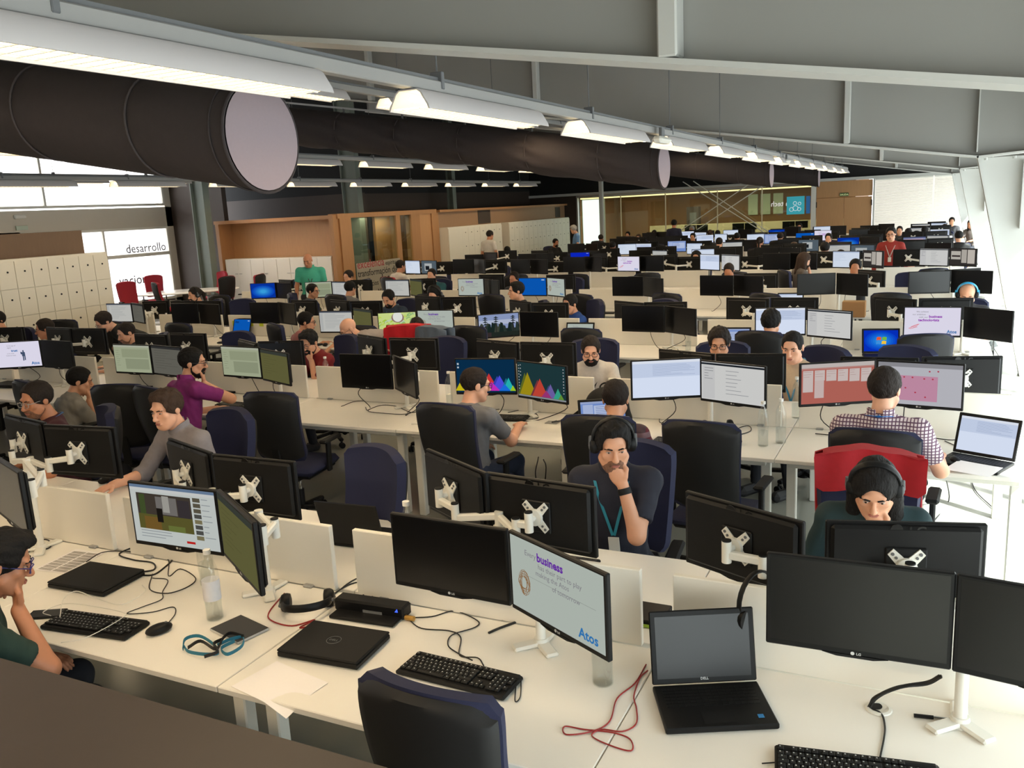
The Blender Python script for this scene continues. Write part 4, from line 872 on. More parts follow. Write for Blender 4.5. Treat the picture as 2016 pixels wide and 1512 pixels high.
# ------------------------------------------------------------------ people: smooth-blended volumes, one continuous skin each
def axis(lo, hi, step, fine=()):
    out = [lo]
    while out[-1] < hi:
        st = step
        for c, h, fs in fine:
            if abs(out[-1]-c) < h: st = min(st, fs)
        out.append(out[-1]+st)
    return np.array(out, np.float32)
class Vol:
    def __init__(s, xs, ys, zs):
        s.a = (xs, ys, zs); s.V = np.full((len(xs), len(ys), len(zs)), .5, np.float32)
    def _sub(s, lo, hi):
        sl = []; 
        for a, l, h in zip(s.a, lo, hi):
            i = max(0, int(np.searchsorted(a, l))-1); j = min(len(a), int(np.searchsorted(a, h))+1); sl.append(slice(i, j))
        xs, ys, zs = [a[q] for a, q in zip(s.a, sl)]
        return tuple(sl), xs[:, None, None], ys[None, :, None], zs[None, None, :]
    def put(s, lo, hi, fn, k=.02, op='u'):
        m = .03+k
        sl, x, y, z = s._sub([v-m for v in lo], [v+m for v in hi])
        if 0 in s.V[sl].shape: return
        d = fn(x, y, z); a = s.V[sl]
        if op == 'u':
            h = np.clip(.5+.5*(d-a)/k, 0, 1); s.V[sl] = d+(a-d)*h-k*h*(1-h)
        elif op == 's':
            d = -d; h = np.clip(.5-.5*(d-a)/k, 0, 1); s.V[sl] = d+(a-d)*h+k*h*(1-h)
    def cone(s, a, b, r0, r1, k=.02, infl=0, flat0=False, flat1=False, op='u'):
        a = np.asarray(a, float); b = np.asarray(b, float); r0 += infl; r1 += infl; ab = b-a; L2 = float(ab@ab)+1e-9; R = max(r0, r1)
        def fn(x, y, z):
            px, py, pz = x-a[0], y-a[1], z-a[2]
            t0 = (px*ab[0]+py*ab[1]+pz*ab[2])/L2; t = np.clip(t0, 0, 1)
            d = np.sqrt((px-t*ab[0])**2+(py-t*ab[1])**2+(pz-t*ab[2])**2)-(r0+(r1-r0)*t)
            if flat1: d = np.maximum(d, (t0-1)*math.sqrt(L2))
            if flat0: d = np.maximum(d, -t0*math.sqrt(L2))
            return d
        s.put(np.minimum(a, b)-R, np.maximum(a, b)+R, fn, k, op)
    def ell(s, c, r, k=.02, B=None, infl=0, op='u'):
        c = np.asarray(c, float); r = np.asarray(r, float)+infl; R = r.max()
        def fn(x, y, z):
            px, py, pz = x-c[0], y-c[1], z-c[2]
            if B is not None: q = [px*B[0][i]+py*B[1][i]+pz*B[2][i] for i in range(3)]
            else: q = [px, py, pz]
            k0 = np.sqrt((q[0]/r[0])**2+(q[1]/r[1])**2+(q[2]/r[2])**2)+1e-6
            k1 = np.sqrt((q[0]/r[0]**2)**2+(q[1]/r[1]**2)**2+(q[2]/r[2]**2)**2)+1e-6
            return k0*(k0-1)/k1
        ext = np.abs(np.asarray(B))@r if B is not None else r
        s.put(c-ext, c+ext, fn, k, op)
    def mesh(s, name, mm, post=None):
        V = s.V; xs, ys, zs = s.a
        V[0], V[-1], V[:, 0], V[:, -1], V[:, :, 0], V[:, :, -1] = .1, .1, .1, .1, .1, .1
        I = V < 0; n = [k-1 for k in V.shape]
        c = np.zeros(n, np.int8)
        for dx in (0, 1):
            for dy in (0, 1):
                for dz in (0, 1): c += I[dx:dx+n[0], dy:dy+n[1], dz:dz+n[2]]
        idx = np.argwhere((c > 0) & (c < 8)); N = len(idx)
        if N == 0: return None
        i, j, k = idx.T; cid = np.full(n, -1, np.int32); cid[i, j, k] = np.arange(N)
        acc = np.zeros((N, 3)); cnt = np.zeros(N)
        ax = (xs, ys, zs)
        for d in range(3):
            for u in (0, 1):
                for v in (0, 1):
                    o = [0, 0, 0]; o[(d+1) % 3] = u; o[(d+2) % 3] = v; e = list(o); e[d] = 1
                    va = V[i+o[0], j+o[1], k+o[2]]; vb = V[i+e[0], j+e[1], k+e[2]]; mk = (va < 0) != (vb < 0)
                    t = np.where(mk, va/np.where(mk, va-vb, 1), 0)
                    P = np.stack([xs[i+o[0]], ys[j+o[1]], zs[k+o[2]]], 1).astype(float); Q = np.stack([xs[i+e[0]], ys[j+e[1]], zs[k+e[2]]], 1)
                    acc += np.where(mk[:, None], P+(Q-P)*t[:, None], 0); cnt += mk
        pos = acc/np.maximum(cnt, 1)[:, None]
        quads = []
        for d in range(3):
            sa = [slice(None)]*3; sb = [slice(None)]*3; sa[d] = slice(0, -1); sb[d] = slice(1, None)
            A = I[tuple(sa)]; Bm = I[tuple(sb)]; e = np.argwhere(A != Bm)
            u, v = (d+1) % 3, (d+2) % 3
            ok = (e[:, u] > 0) & (e[:, v] > 0) & (e[:, u] < n[u]) & (e[:, v] < n[v]); e = e[ok]
            def cell(du, dv): q = e.copy(); q[:, u] -= du; q[:, v] -= dv; return cid[q[:, 0], q[:, 1], q[:, 2]]
            Q = np.stack([cell(1, 1), cell(0, 1), cell(0, 0), cell(1, 0)], 1)
            ins = A[e[:, 0], e[:, 1], e[:, 2]]; Q = np.where(ins[:, None], Q, Q[:, ::-1]); quads.append(Q)
        F = np.concatenate(quads); F = F[(F >= 0).all(1)]
        me = bpy.data.meshes.new(name); me.vertices.add(N); me.vertices.foreach_set('co', pos.astype(np.float32).ravel())
        me.loops.add(4*len(F)); me.loops.foreach_set('vertex_index', F.astype(np.int32).ravel())
        me.polygons.add(len(F)); me.polygons.foreach_set('loop_start', np.arange(0, 4*len(F), 4, dtype=np.int32))
        me.polygons.foreach_set('use_smooth', np.ones(len(F), bool)); me.update(calc_edges=True); me.validate()
        me.materials.append(mm); return me
def skin(rgb): return mat('skin_%d_%d_%d' % rgb, rgb, .5, noise=.07, nscale=30)
SK1 = (206, 150, 118); SK2 = (184, 124, 92); SK3 = (222, 166, 136)
def cloth(name, rgb): return mat('cloth_'+name, rgb, .85, noise=.12, nscale=40, bump=.12)
def gridcloth(name, bg, ln, scale, width=.35, ln2=None):
    if name in MATS: return MATS[name]
    M = mat(name, bg, .85); N = M.node_tree.nodes; L = M.node_tree.links; b = N['Principled BSDF']
    tc = N.new('ShaderNodeTexCoord'); prev = None
    for ax in (0, 2):
        sp = N.new('ShaderNodeSeparateXYZ'); L.new(tc.outputs['Object'], sp.inputs[0])
        m1 = N.new('ShaderNodeMath'); m1.operation = 'MULTIPLY'; m1.inputs[1].default_value = scale; L.new(sp.outputs[ax], m1.inputs[0])
        m2 = N.new('ShaderNodeMath'); m2.operation = 'FRACT'; L.new(m1.outputs[0], m2.inputs[0])
        m3 = N.new('ShaderNodeMath'); m3.operation = 'LESS_THAN'; m3.inputs[1].default_value = width; L.new(m2.outputs[0], m3.inputs[0])
        mx = N.new('ShaderNodeMix'); mx.data_type = 'RGBA'; L.new(m3.outputs[0], mx.inputs[0])
        if prev is None: mx.inputs[6].default_value = srgb(*bg)
        else: L.new(prev, mx.inputs[6])
        mx.inputs[7].default_value = srgb(*(ln if ax == 0 or ln2 is None else ln2)); prev = mx.outputs[2]
    L.new(prev, b.inputs['Base Color']); return M
M_hair = {k: mat('hair_'+k, c, .75, noise=.45, nscale=50, bump=.8, stretch=(3, 1, 1), spec=.25) for k, c in {'black': (18, 15, 14), 'dark': (34, 26, 22), 'brown': (58, 42, 32), 'grey': (150, 146, 140), 'stubble': (120, 86, 68)}.items()}
M_eye = mat('eye_white', (186, 168, 156), .4); M_iris = mat('iris_dark', (30, 20, 14), .2); M_lip = mat('lip', (168, 104, 90), .6)
b = MB(); b.ball((0, 0, 0), (.0118, .0085, .0037), 12); b.ball((0, .0054, .0003), (.0056, .0042, .0039), 8, 1); ME_eye = b.mesh('eye', [M_eye, M_iris])
ME_lips = MB().ball((0, 0, .003), (.022, .008, .0042), 10).ball((0, -.001, -.004), (.019, .008, .005), 10).mesh('lips', M_lip)
def rotm(yaw, pitch, roll): return Matrix.Rotation(yaw, 3, 'Z') @ Matrix.Rotation(-pitch, 3, 'X') @ Matrix.Rotation(roll, 3, 'Y')
def head_sdf(v, H, Bn, infl=0, fine=True):
    B = np.array([[Bn[i][j] for j in range(3)] for i in range(3)]); W = lambda p: np.asarray(H)+B@np.asarray(p, float)
    v.ell(W((0, -.014, .034)), (.075, .096, .085), .02, B, infl); v.ell(W((0, .028, -.045)), (.059, .062, .072), .03, B, infl)
    v.ell(W((0, .062, -.097)), (.026, .022, .02), .025, B, infl); v.cone(W((-.036, .078, .027)), W((.036, .078, .027)), .012, .012, .018, infl)
    for s in (-1, 1):
        v.cone(W((s*.058, .02, -.055)), W((s*.03, .06, -.09)), .014, .014, .03, infl)
        v.ell(W((s*.04, .062, -.018)), (.02, .016, .018), .02, B)
        v.ell(W((s*.077, -.012, -.004)), (.009, .02, .031), .006, B)
    if fine:
        for s in (-1, 1): v.ell(W((s*.032, .094, .006)), (.018, .014, .011), .012, B, op='s')
        v.cone(W((0, .088, .012)), W((0, .110, -.026)), .007, .0125, .010); v.ell(W((0, .1, -.032)), (.018, .012, .008), .008, B)
        v.ell(W((0, .088, -.062)), (.022, .012, .010), .010, B)
def hairmesh(style, mm, st, low=-.085):
    a = axis(-.16, .16, st); v = Vol(a, axis(-.2, .16, st), axis(-.3 if style in ('long', 'pony') else -.16, .19, st)); t = {'buzz': .006, 'short': .012, 'quiff': .013, 'curly': .017, 'long': .014, 'pony': .012, 'thin': .009}[style]
    v.ell((0, -.016, .036), (.076, .097, .086), .02, None, t)
    if style == 'quiff': v.ell((0, .035, .105), (.058, .06, .028), .03)
    if style == 'curly': v.ell((0, .0, .09), (.07, .085, .045), .03)
    if style == 'long':
        for s in (-1, 1): v.cone((s*.06, -.03, .0), (s*.085, .0, -.23), .05, .035, .03)
        v.cone((0, -.06, 0), (0, -.08, -.22), .075, .06, .03)
    if style == 'pony': v.cone((0, -.11, .05), (0, -.15, -.02), .028, .03, .02); v.cone((0, -.15, -.02), (0, -.14, -.22), .03, .015, .02)
    x, y, z = v.a[0][:, None, None], v.a[1][None, :, None], v.a[2][None, None, :]
    amp = .0045 if style in ('curly', 'quiff') else .002
    v.V += amp*np.sin(95*x+30*z)*np.sin(80*y+20*x)+amp*.6*np.sin(170*x+40*y)*np.sin(150*z)
    f = (np.abs(x/.069)**3.2+np.abs((y-.112)/.084)**2.4+np.abs((z+.02)/.108)**3.2)**.34-1          # face opening
    if style == 'long': f = np.sqrt((x/.064)**2+((y-.115)/.088)**2+((z+.035)/.12)**2)-1
    v.V = np.maximum(v.V, -f*.06)
    if style not in ('long', 'pony'):
        v.V = np.maximum(v.V, -(z-(low+.62*(y+.09))))
    else: v.V = np.maximum(v.V, np.where((z < .0) & (y > .035), .02, -1))
    if style == 'pony': v.V = np.maximum(v.V, np.where(y > -.085, -(z-(-.055+.62*(y+.09))), -1))
    return v.mesh('hair', mm)
def beardmesh(mm, st, t=.007):
    v = Vol(axis(-.1, .1, st), axis(-.06, .14, st), axis(-.17, .03, st)); I3 = np.eye(3)
    v.ell((0, .028, -.045), (.059, .062, .072), .03, None, t); v.ell((0, .062, -.097), (.026, .022, .02), .025, None, t+.002)
    for s in (-1, 1): v.cone((s*.058, .02, -.055), (s*.03, .06, -.09), .014, .014, .03, t)
    v.ell((0, .09, -.05), (.03, .016, .022), .01)
    x, y, z = v.a[0][:, None, None], v.a[1][None, :, None], v.a[2][None, None, :]
    cheek = z-(-.037-1.3*np.maximum(0, np.abs(x)-.026)+1.5*np.maximum(0, .04-y))
    v.V = np.maximum(v.V, cheek); v.V = np.maximum(v.V, -(y+.005)*.9)
    v.V = np.maximum(v.V, .012-np.sqrt((x/1.7)**2+(z+.062)**2)-np.where(y < .07, 1, 0))
    v.V += .0015*np.sin(210*x)*np.sin(190*z)
    return v.mesh('beard', mm)
def glasses_mesh(mm):
    b = MB()
    for s in (-1, 1):
        pts = [(s*.034+.024*math.copysign(abs(math.cos(a))**.6, math.cos(a)), .106-.006*abs(math.cos(a)), .004+.0165*math.copysign(abs(math.sin(a))**.6, math.sin(a))) for a in [k*PI/8 for k in range(16)]]
        b.tube(pts, .0022, 5, closed=True); b.tube([(s*.058, .1, .01), (s*.074, .06, .01), (s*.08, -.01, .008), (s*.078, -.03, -.008)], .002, 5)
    b.tube([(-.011, .107, .006), (0, .110, .009), (.011, .107, .006)], .002, 5); return b.mesh('glasses', mm)
def headphones(H, Bn, label, style='black'):
    t = thing('headphones', label, 'headphones', H); t.rotation_euler = Bn.to_euler()
    c1 = M_blk; c2 = {'blue': mat('cyan_plastic', (30, 150, 200), .4), 'black': M_gry, 'red': M_gry, 'white': M_wht}[style]
    if style == 'white': c1 = M_wht
    pts = [(.098*math.cos(a), -.012, .03+.108*math.sin(a)) for a in [k*PI/14 for k in range(15)]]
    MB().tube(pts, (.017, .0075), 8, flat=(0, 1, 0)).build('band', c1 if style != 'blue' else c2, t)
    if style in ('red', 'black'): MB().tube([(p[0]*.93, p[1], .03+(p[2]-.03)*.935) for p in pts[3:12]], (.014, .004), 6, flat=(0, 1, 0)).build('pad', mat('band_pad', (120, 30, 34), .7) if style == 'red' else M_gry, t)
    for s in (-1, 1):
        Mx = Matrix.Rotation(s*PI/2, 3, 'Y')
        cp = MB().lathe([(.0, .03), (.022, .03), (.034, .024), (.04, .012), (.04, .0), (.036, -.012), (.02, -.016)], 18, (s*.082, -.012, -.004), 0, Mx).build('ear_cup', c1, t)
        MB().lathe([(.0, .033), (.016, .033), (.02, .029)], 14, (s*.082, -.012, -.004), 0, Mx).build('badge', c2, cp)
        MB().bar((s*.105, -.012, .05), (s*.108, -.012, -.01), .02, .012, ch=.004, up=(0, 1, 0)).build('slider', c2, t)
    return t
def person(label, head, yaw, res='lo', lean=.08, hyaw=0, hpitch=10, hroll=0, twist=0, RH=None, LH=None, rh='desk', lh='desk', shirt=None, sleeve='short', pants=None, hair='short', hc='dark', beard=None, glasses=None, sk=SK1, stand=False, lanyard=None, phones=None, phlabel=None, bulk=1.0, collar=False, group=None, hipx=0, brow=True, shoes=(40, 40, 44), poleR=None, poleL=None, watch=False):
    yaw = R_(yaw); f = Vector((-math.sin(yaw), math.cos(yaw), 0)); r = Vector((math.cos(yaw), math.sin(yaw), 0)); head = Vector(head)
    zh = .93 if stand else .55
    org = Vector((head.x, head.y, 0))-f*lean-r*hipx
    t = thing('person', label, 'person', org, yaw, group)
    loc = lambda p: np.array([(Vector(p)-org).dot(r), (Vector(p)-org).dot(f), p[2]])
    H = loc(head); hip = np.array([0, 0, zh]); BH = rotm(R_(hyaw), R_(hpitch), R_(hroll))
    BHn = np.array(BH)
    N = H+BHn@np.array([0, -.035, -.112])+np.array([0, -.02, -.04]); N[1] -= .01
    if not stand: N[2] = max(N[2], .86)
    u = N-hip; u /= np.linalg.norm(u); tw = R_(twist); sx = np.array([math.cos(tw), math.sin(tw), 0.]); sx = sx-u*(sx@u); sx /= np.linalg.norm(sx); fy = np.cross(u, sx)
    TB = np.stack([sx, fy, u], 1); bw = bulk
    SL = N-sx*.168*bw-u*.068; SR = N+sx*.168*bw-u*.068
    hi = res == 'hi'; st = {'hi': .012, 'mid': .017, 'lo': .026}[res]; hs = {'hi': .0052, 'mid': .0085, 'lo': .016}[res]
    L1, L2 = .285, .25
    def ik(Sh, W, side, pole):
        W = np.asarray(W, float); d = W-Sh; D = np.linalg.norm(d)
        if D > (L1+L2)*.985: W = Sh+d/D*(L1+L2)*.985; d = W-Sh; D = np.linalg.norm(d)
        a = (L1*L1-L2*L2+D*D)/(2*D); h = math.sqrt(max(0, L1*L1-a*a)); p = np.asarray(pole if pole is not None else (side*.55, -.35, -1.), float); p = p-d*(p@d)/(D*D); p /= np.linalg.norm(p)+1e-9
        return Sh+d/D*a+p*h, W
    # targets
    def target(T, mode, s):
        if T is not None: return loc(T)
        if mode == 'desk': return np.array([s*.17, .40, .765])+np.array([H[0]*.5, max(0, H[1]-.2), 0])
        if mode == 'lap': return np.array([s*.12, .27, .66])
        if mode == 'side': return np.array([s*.27, .04, .86])
        if mode == 'chin': return H+BHn@np.array([s*.035, .1, -.165])
        if mode == 'head': return H+BHn@np.array([s*.1, .04, -.03])
        return np.array([s*.2, .3, .7])
    WR = target(RH, rh, 1); WL = target(LH, lh, -1)
    ER, WR = ik(SR, WR, 1, poleR); EL, WL = ik(SL, WL, -1, poleL)
    # grids
    pts = np.array([H+.15, H-.15, SL-.12, SR+.12, ER+.09, ER-.09, EL+.09, EL-.09, WR+.17, WR-.17, WL+.17, WL-.17])
    lo = np.minimum(pts.min(0), [-.26, -.24, 0]); hi_ = np.maximum(pts.max(0), [.26, .3 if stand else .72, 0])
    lo[2] = -.01
    fx = [[(H[d], .135, hs)] for d in range(3)]
    if hi:
        for Wp in (WR, WL):
            for d in range(3): fx[d].append((Wp[d], .1, .0075))
    axs = [axis(lo[d], hi_[d], st, fx[d]) for d in range(3)]
    v = Vol(*axs)
    def torso(v, infl):
        v.ell(hip+u*.02, (.155*bw, .118*bw, .12), .05, None, infl)
        v.ell(hip+(N-hip)*.36, (.142*bw, .108*bw, .17), .06, TB, infl); v.ell(hip+(N-hip)*.68+fy*.005, (.158*bw, .108*bw, .17), .06, TB, infl)
        v.cone(SL, SR, .058, .058, .05, infl); v.cone(N-u*.02, SL, .055, .05, .04, infl); v.cone(N-u*.02, SR, .055, .05, .04, infl)
    # legs
    if stand: kn = [np.array([s*.1, .02, .48]) for s in (-1, 1)]; an = [np.array([s*.11, 0, .08]) for s in (-1, 1)]
    else: kn = [np.array([s*.13, .40, .53]) for s in (-1, 1)]; an = [np.array([s*.13, .38+.04*s, .08]) for s in (-1, 1)]
    def legs(v, infl, cut=False):
        for s, K, A in zip((-1, 1), kn, an):
            hp = np.array([s*.085, 0, zh-.02]); v.cone(hp, K, .078, .056, .04, infl); v.cone(K, A, .054, .036, .025, infl, flat1=cut)
    torso(v, -.014); legs(v, -.012)
    for s, A in zip((-1, 1), an): v.cone(A-[0, .0, .04], A+[0, .14, -.045], .034, .028, .02)
    v.cone(N-u*.03, H+BHn@np.array([0, -.022, -.06]), .056, .052, .03)
    head_sdf(v, H, BHn, 0, fine=(res != 'lo'))
    for s, Sh, E, Wp, mode in ((1, SR, ER, WR, rh), (-1, SL, EL, WL, lh)):
        v.cone(Sh, E, .046, .040, .03); v.cone(E, Wp, .040, .027, .025)
        d = (Wp-E)/np.linalg.norm(Wp-E); 
        if mode == 'chin': nrm = BHn@np.array([0, -1., 0.3]); d = (H+BHn@np.array([s*.005, .085, -.115]))-Wp; d /= np.linalg.norm(d)
        elif mode == 'head': nrm = H-Wp; d = d*.3+np.array([0, -.2, .7]); d /= np.linalg.norm(d)
        else: nrm = np.array([0, 0, -1.]); d = d*np.array([1, 1, .15]); d /= np.linalg.norm(d)
        nrm = nrm-d*(nrm@d); nrm /= np.linalg.norm(nrm)+1e-9; sd = np.cross(d, nrm)*s     # sd points to the thumb side
        PB = np.stack([sd, d, nrm], 1)
        v.ell(Wp+d*.045, (.038, .05, .016), .015, PB)
        if res != 'lo':
            for q, (o, ln) in enumerate(((.028, .068), (.010, .076), (-.009, .072), (-.027, .056))):
                curl = .35 if mode == 'desk' else (1.1+.12*q if mode == 'chin' else .5)
                p0 = Wp+d*.082+sd*o; p1 = p0+(d*math.cos(curl)+nrm*math.sin(curl))*ln*.52; c2 = curl*1.9; p2 = p1+(d*math.cos(c2)+nrm*math.sin(c2))*ln*.48
                v.cone(p0-d*.02, p1, .0098, .0088, .005); v.cone(p1, p2, .0088, .0072, .004)
            p0 = Wp+d*.028+sd*.032; p1 = p0+d*.03+sd*.022+nrm*.012; p2 = p1+d*.03+sd*.0+nrm*.008; v.cone(p0, p1, .0125, .0105, .008); v.cone(p1, p2, .0105, .008, .005)
        else: v.ell(Wp+d*.11+nrm*.012, (.036, .04, .014), .012, PB)
    SKM = skin(sk)
    ob('body', v.mesh('body', SKM), t)
    # clothes
    cs = {'hi': .0115, 'mid': .017, 'lo': .027}[res]
    ax2 = [axis(lo[d], hi_[d], cs) for d in range(3)]; ax2[2] = axis(zh-.14, float(N[2])+.14, cs)
    v = Vol(*ax2); torso(v, 0)
    for Sh, E, Wp in ((SR, ER, WR), (SL, EL, WL)):
        if sleeve == 'short': v.cone(Sh, Sh+(E-Sh)*.72, .062*bw, .058, .035, flat1=True)
        else:
            v.cone(Sh, E, .06*bw, .053, .035)
            fr = .92 if sleeve == 'long' else .25
            v.cone(E, E+(Wp-E)*fr, .053, .04 if sleeve == 'long' else .05, .02, flat1=True)
    v.cone(N-u*.02, N+u*.012, .07, .066, .02, flat1=True)
    if hi: # soft creases in the cloth
        x, y, z = v.a[0][:, None, None], v.a[1][None, :, None], v.a[2][None, None, :]
        v.V += .0035*np.sin(38*z+22*x+9*np.sin(14*y))*np.sin(26*x-18*z+11*y)
    ob('shirt', v.mesh('shirt', shirt or cloth('grey', (110, 110, 112))), t)
    if collar:
        pts = []
        for k in range(17):
            a = -PI*.5+(k-8)/8*PI*.9+PI; p = N+u*(.035-.035*max(0, math.cos(a-PI/2))**2)+sx*.068*math.cos(a)+fy*(.066*math.sin(a)+.004); pts.append(p)
        MB().tube(pts, (.022, .006), 6, flat=tuple(u)).build('collar', shirt, t, smooth=60)
    ax3 = [axis(-.25, .25, cs), axis(-.22, .72 if not stand else .2, cs), axis(.0, zh+.14, cs)]
    v = Vol(*ax3); v.ell(hip, (.165*bw, .126*bw, .12), .05); legs(v, .008, True)
    ob('trousers', v.mesh('trousers', pants or cloth('dark_trousers', (34, 36, 44))), t)
    if res != 'lo':
        for A in an: MB().box((A[0], A[1]+.06, .045), (.09, .27, .085), ch=.03).build('shoe', mat('shoe_%d_%d_%d' % shoes, shoes, .6), t)
    # head details
    Hm = (Vector(H), BH.to_euler())
    def hob(name, me): return ob(name, me, t, Hm[0], Hm[1]) if me else None
    if hair: hob('hair', hairmesh(hair, M_hair[hc], {'hi': .0065, 'mid': .009, 'lo': .014}[res]))
    if beard: hob('beard', beardmesh(M_hair[beard], {'hi': .005, 'mid': .007, 'lo': .012}[res], .0065 if beard != 'stubble' else .0025))
    if res != 'lo':
        for s in (-1, 1):
            e = ob('eye', ME_eye, t, Vector(H)+BH @ Vector((s*.0315, .0805, .0065)), Hm[1])
            if brow: hob('eyebrow', MB().tube([(s*.014, .0915, .0235), (s*.032, .0905, .0285), (s*.05, .079, .0245)], [.0036, .0042, .0025], 6).mesh('eyebrow', M_hair['dark' if hc in ('grey', 'stubble') or hair is None else hc]))
        ob('lips', ME_lips, t, Vector(H)+BH @ Vector((0, .096, -.061)), Hm[1])
    if glasses: hob('glasses', glasses_mesh(mat('frame_%d_%d_%d' % glasses, glasses, .4)))
    if lanyard:
        c = hip+(N-hip)*.42+fy*(.128*bw)
        pts = [c-sx*.004]+[N-sx*.075-u*.07+fy*.085, N-sx*.085+fy*.0+u*.005, N-fy*.075+u*.02, N+sx*.085+u*.005, N+sx*.075-u*.07+fy*.085]+[c+sx*.004]
        lm = mat('ribbon_%d_%d_%d' % lanyard, lanyard, .6)
        ln = MB().tube(spline(pts, 5), (.010, .0025), 4, flat=(0, 0, 1) if False else tuple(sx)).build('lanyard', lm, t)
        MB().box(tuple(c-u*.05+fy*.004), (.055, .004, .085), M=Matrix([list(q) for q in TB]), ch=.001).build('badge', mat('badge_card', (210, 208, 200), .5), ln)
    if watch:
        d = (WR-ER)/np.linalg.norm(WR-ER) if watch == 'R' else (WL-EL)/np.linalg.norm(WL-EL); Wp = WR if watch == 'R' else WL
        MB().cyl(Wp-d*.045, Wp-d*.015, .034, .033, n=18).build('watch', M_blkm, t)
        for k, c in enumerate(((200, 190, 170), (60, 52, 46))): MB().tube([tuple(Wp-d*(.062+.016*k)+np.cross(d, [0, 0, 1.])*.036*math.cos(a*PI/8)+np.cross(d, np.cross(d, [0, 0, 1.]))*.036*math.sin(a*PI/8)) for a in range(16)], .006, 5, closed=True).build('bracelet', mat('beads_%d' % k, c, .6), t)
    if phones:
        # headphones follow the head in world space
        Wd = Matrix.Rotation(yaw, 3, 'Z') @ BH
        headphones(org+Matrix.Rotation(yaw, 3, 'Z') @ Vector(H), Wd, phlabel or 'over-ear headphones worn by the '+label, phones)
    return t
# ------------------------------------------------------------------ people in the room
CHL = []
TAKEN = []      # (n, side, X) places that already have a chair
def seat_of(Y):
    best = None
    for n in range(1, 10):
        for sd, o in (('F', -.85), ('B', .95)):
            d = abs(YB[n]+o-Y)
            if best is None or d < best[0]: best = (d, n, sd, YB[n]+o)
    return best[1:]
def sit(label, px, py, n=None, sd=None, yaw=None, res='lo', dY=0, chl=True, chrz=None, D=None, cl=None, **kw):
    if n is None:
        P = atz(px, py, 1.2); n, sd, Y = seat_of(P.y)
    else: Y = YB[n]+(-.85 if sd == 'F' else .95)+dY
    H = aty(px, py, Y); H.z = min(max(H.z, 1.02), 1.36)
    if yaw is None: yaw = 0 if sd == 'F' else 180
    t = person(label, H, yaw, res, **kw)
    hx, hy = t.location.x, t.location.y; TAKEN.append((n, sd, hx))
    if chl:
        rz = R_(yaw if chrz is None else chrz)
        CHL.append((label, hx, hy, rz)); chair(hx, hy-.0, rz, cl or 'navy chair of the '+label, None, D or CH_N, full=(n < 4), arms=(n < 5))
    return t
C_ = cloth
# first row
sit('person in dark green T-shirt at the first desk row', 2, 1108, 1, 'F', -28, 'hi', dY=-.08, lean=.2, hyaw=-8, hpitch=22, rh='chin', lh='lap', shirt=C_('green', (26, 52, 46)), hair='quiff', hc='black', glasses=(40, 40, 110), sk=SK2, poleR=(1, -.4, -.8), cl='navy chair under the person in dark green T-shirt')
sit('person in maroon T-shirt with blue lanyard and glasses', 72, 788, 1, 'B', 150, 'hi', dY=-.05, lean=.15, hyaw=28, hpitch=10, shirt=C_('maroon', (66, 30, 40)), hair='short', hc='dark', glasses=(150, 150, 150), beard='stubble', lanyard=(30, 90, 150), sk=SK2)
sit('person in grey button shirt using a lit mouse', 328, 806, 1, 'B', 172, 'hi', lean=.2, hyaw=10, hpitch=10, RH=atz(222, 955, .785), lh='lap', shirt=C_('greyshirt', (132, 126, 130)), sleeve='rolled', hair='quiff', hc='brown', collar=True, sk=SK3)
sit('person in navy polo shirt thinking with hand on chin', 1207, 876, 1, 'B', 186, 'hi', lean=.14, hyaw=20, hpitch=14, lh='chin', rh='lap', shirt=C_('navypolo', (30, 32, 46)), hair='quiff', hc='black', beard='stubble', phones='black', phlabel='black and grey over-ear headphones on the navy polo wearer', lanyard=(28, 128, 150), collar=True, watch='L', sk=SK1, poleL=(-.3, .2, -1))
sit('person in dark teal top covering the mouth with a hand', 1722, 962, 1, 'B', 186, 'hi', dY=-.03, lean=.22, hyaw=-4, hpitch=30, lh='chin', rh='lap', shirt=C_('teal', (24, 48, 52)), sleeve='long', hair='long', hc='black', phones='red', phlabel='black headphones with red padding on the teal top wearer', sk=SK1, cl='navy chair under the red cloth beside the large monitor back')
# second row
sit('person in pale grey T-shirt resting chin on hand', 158, 752, 2, 'F', -16, 'hi', dY=-.12, lean=.18, hyaw=-25, hpitch=16, rh='chin', shirt=C_('palegrey', (138, 134, 128)), hair='short', hc='black', sk=SK1)
sit('person in magenta polo shirt looking to the right', 380, 714, 2, 'F', -14, 'hi', dY=-.1, lean=.14, hyaw=-42, hpitch=8, rh='chin', shirt=C_('magenta', (128, 36, 108)), hair='short', hc='black', beard='black', glasses=(30, 30, 34), collar=True, sk=SK1, poleR=(1, -.2, -.7))
sit('person in mottled grey T-shirt wearing glasses', 936, 758, 2, 'F', -4, 'hi', dY=-.08, lean=.12, hyaw=-36, hpitch=10, RH=atz(1022, 838, .785), lh='lap', shirt=C_('mottled', (112, 112, 116)), hair='buzz', hc='dark', glasses=(24, 24, 40), pants=C_('jeans', (32, 44, 70)), lanyard=(50, 28, 24), sk=SK3)
sit('person in plaid shirt behind an open laptop', 1212, 786, 2, 'F', 6, 'hi', dY=-.06, lean=.2, hpitch=18, hyaw=8, shirt=gridcloth('plaid', (70, 50, 56), (96, 28, 40), 9, .3, (120, 90, 96)), sleeve='long', hair='short', hc='dark', sk=SK1, chl=True)
sit('person in checked shirt with blue lanyard', 1742, 766, 2, 'F', -4, 'hi', dY=-.1, lean=.1, hyaw=-12, hpitch=6, shirt=gridcloth('gingham', (214, 200, 204), (92, 60, 84), 55, .32), hair='short', hc='dark', lanyard=(30, 110, 190), bulk=1.14, collar=True, sk=SK3, RH=atz(1850, 900, .80), pants=C_('blue_jeans', (70, 92, 124)))
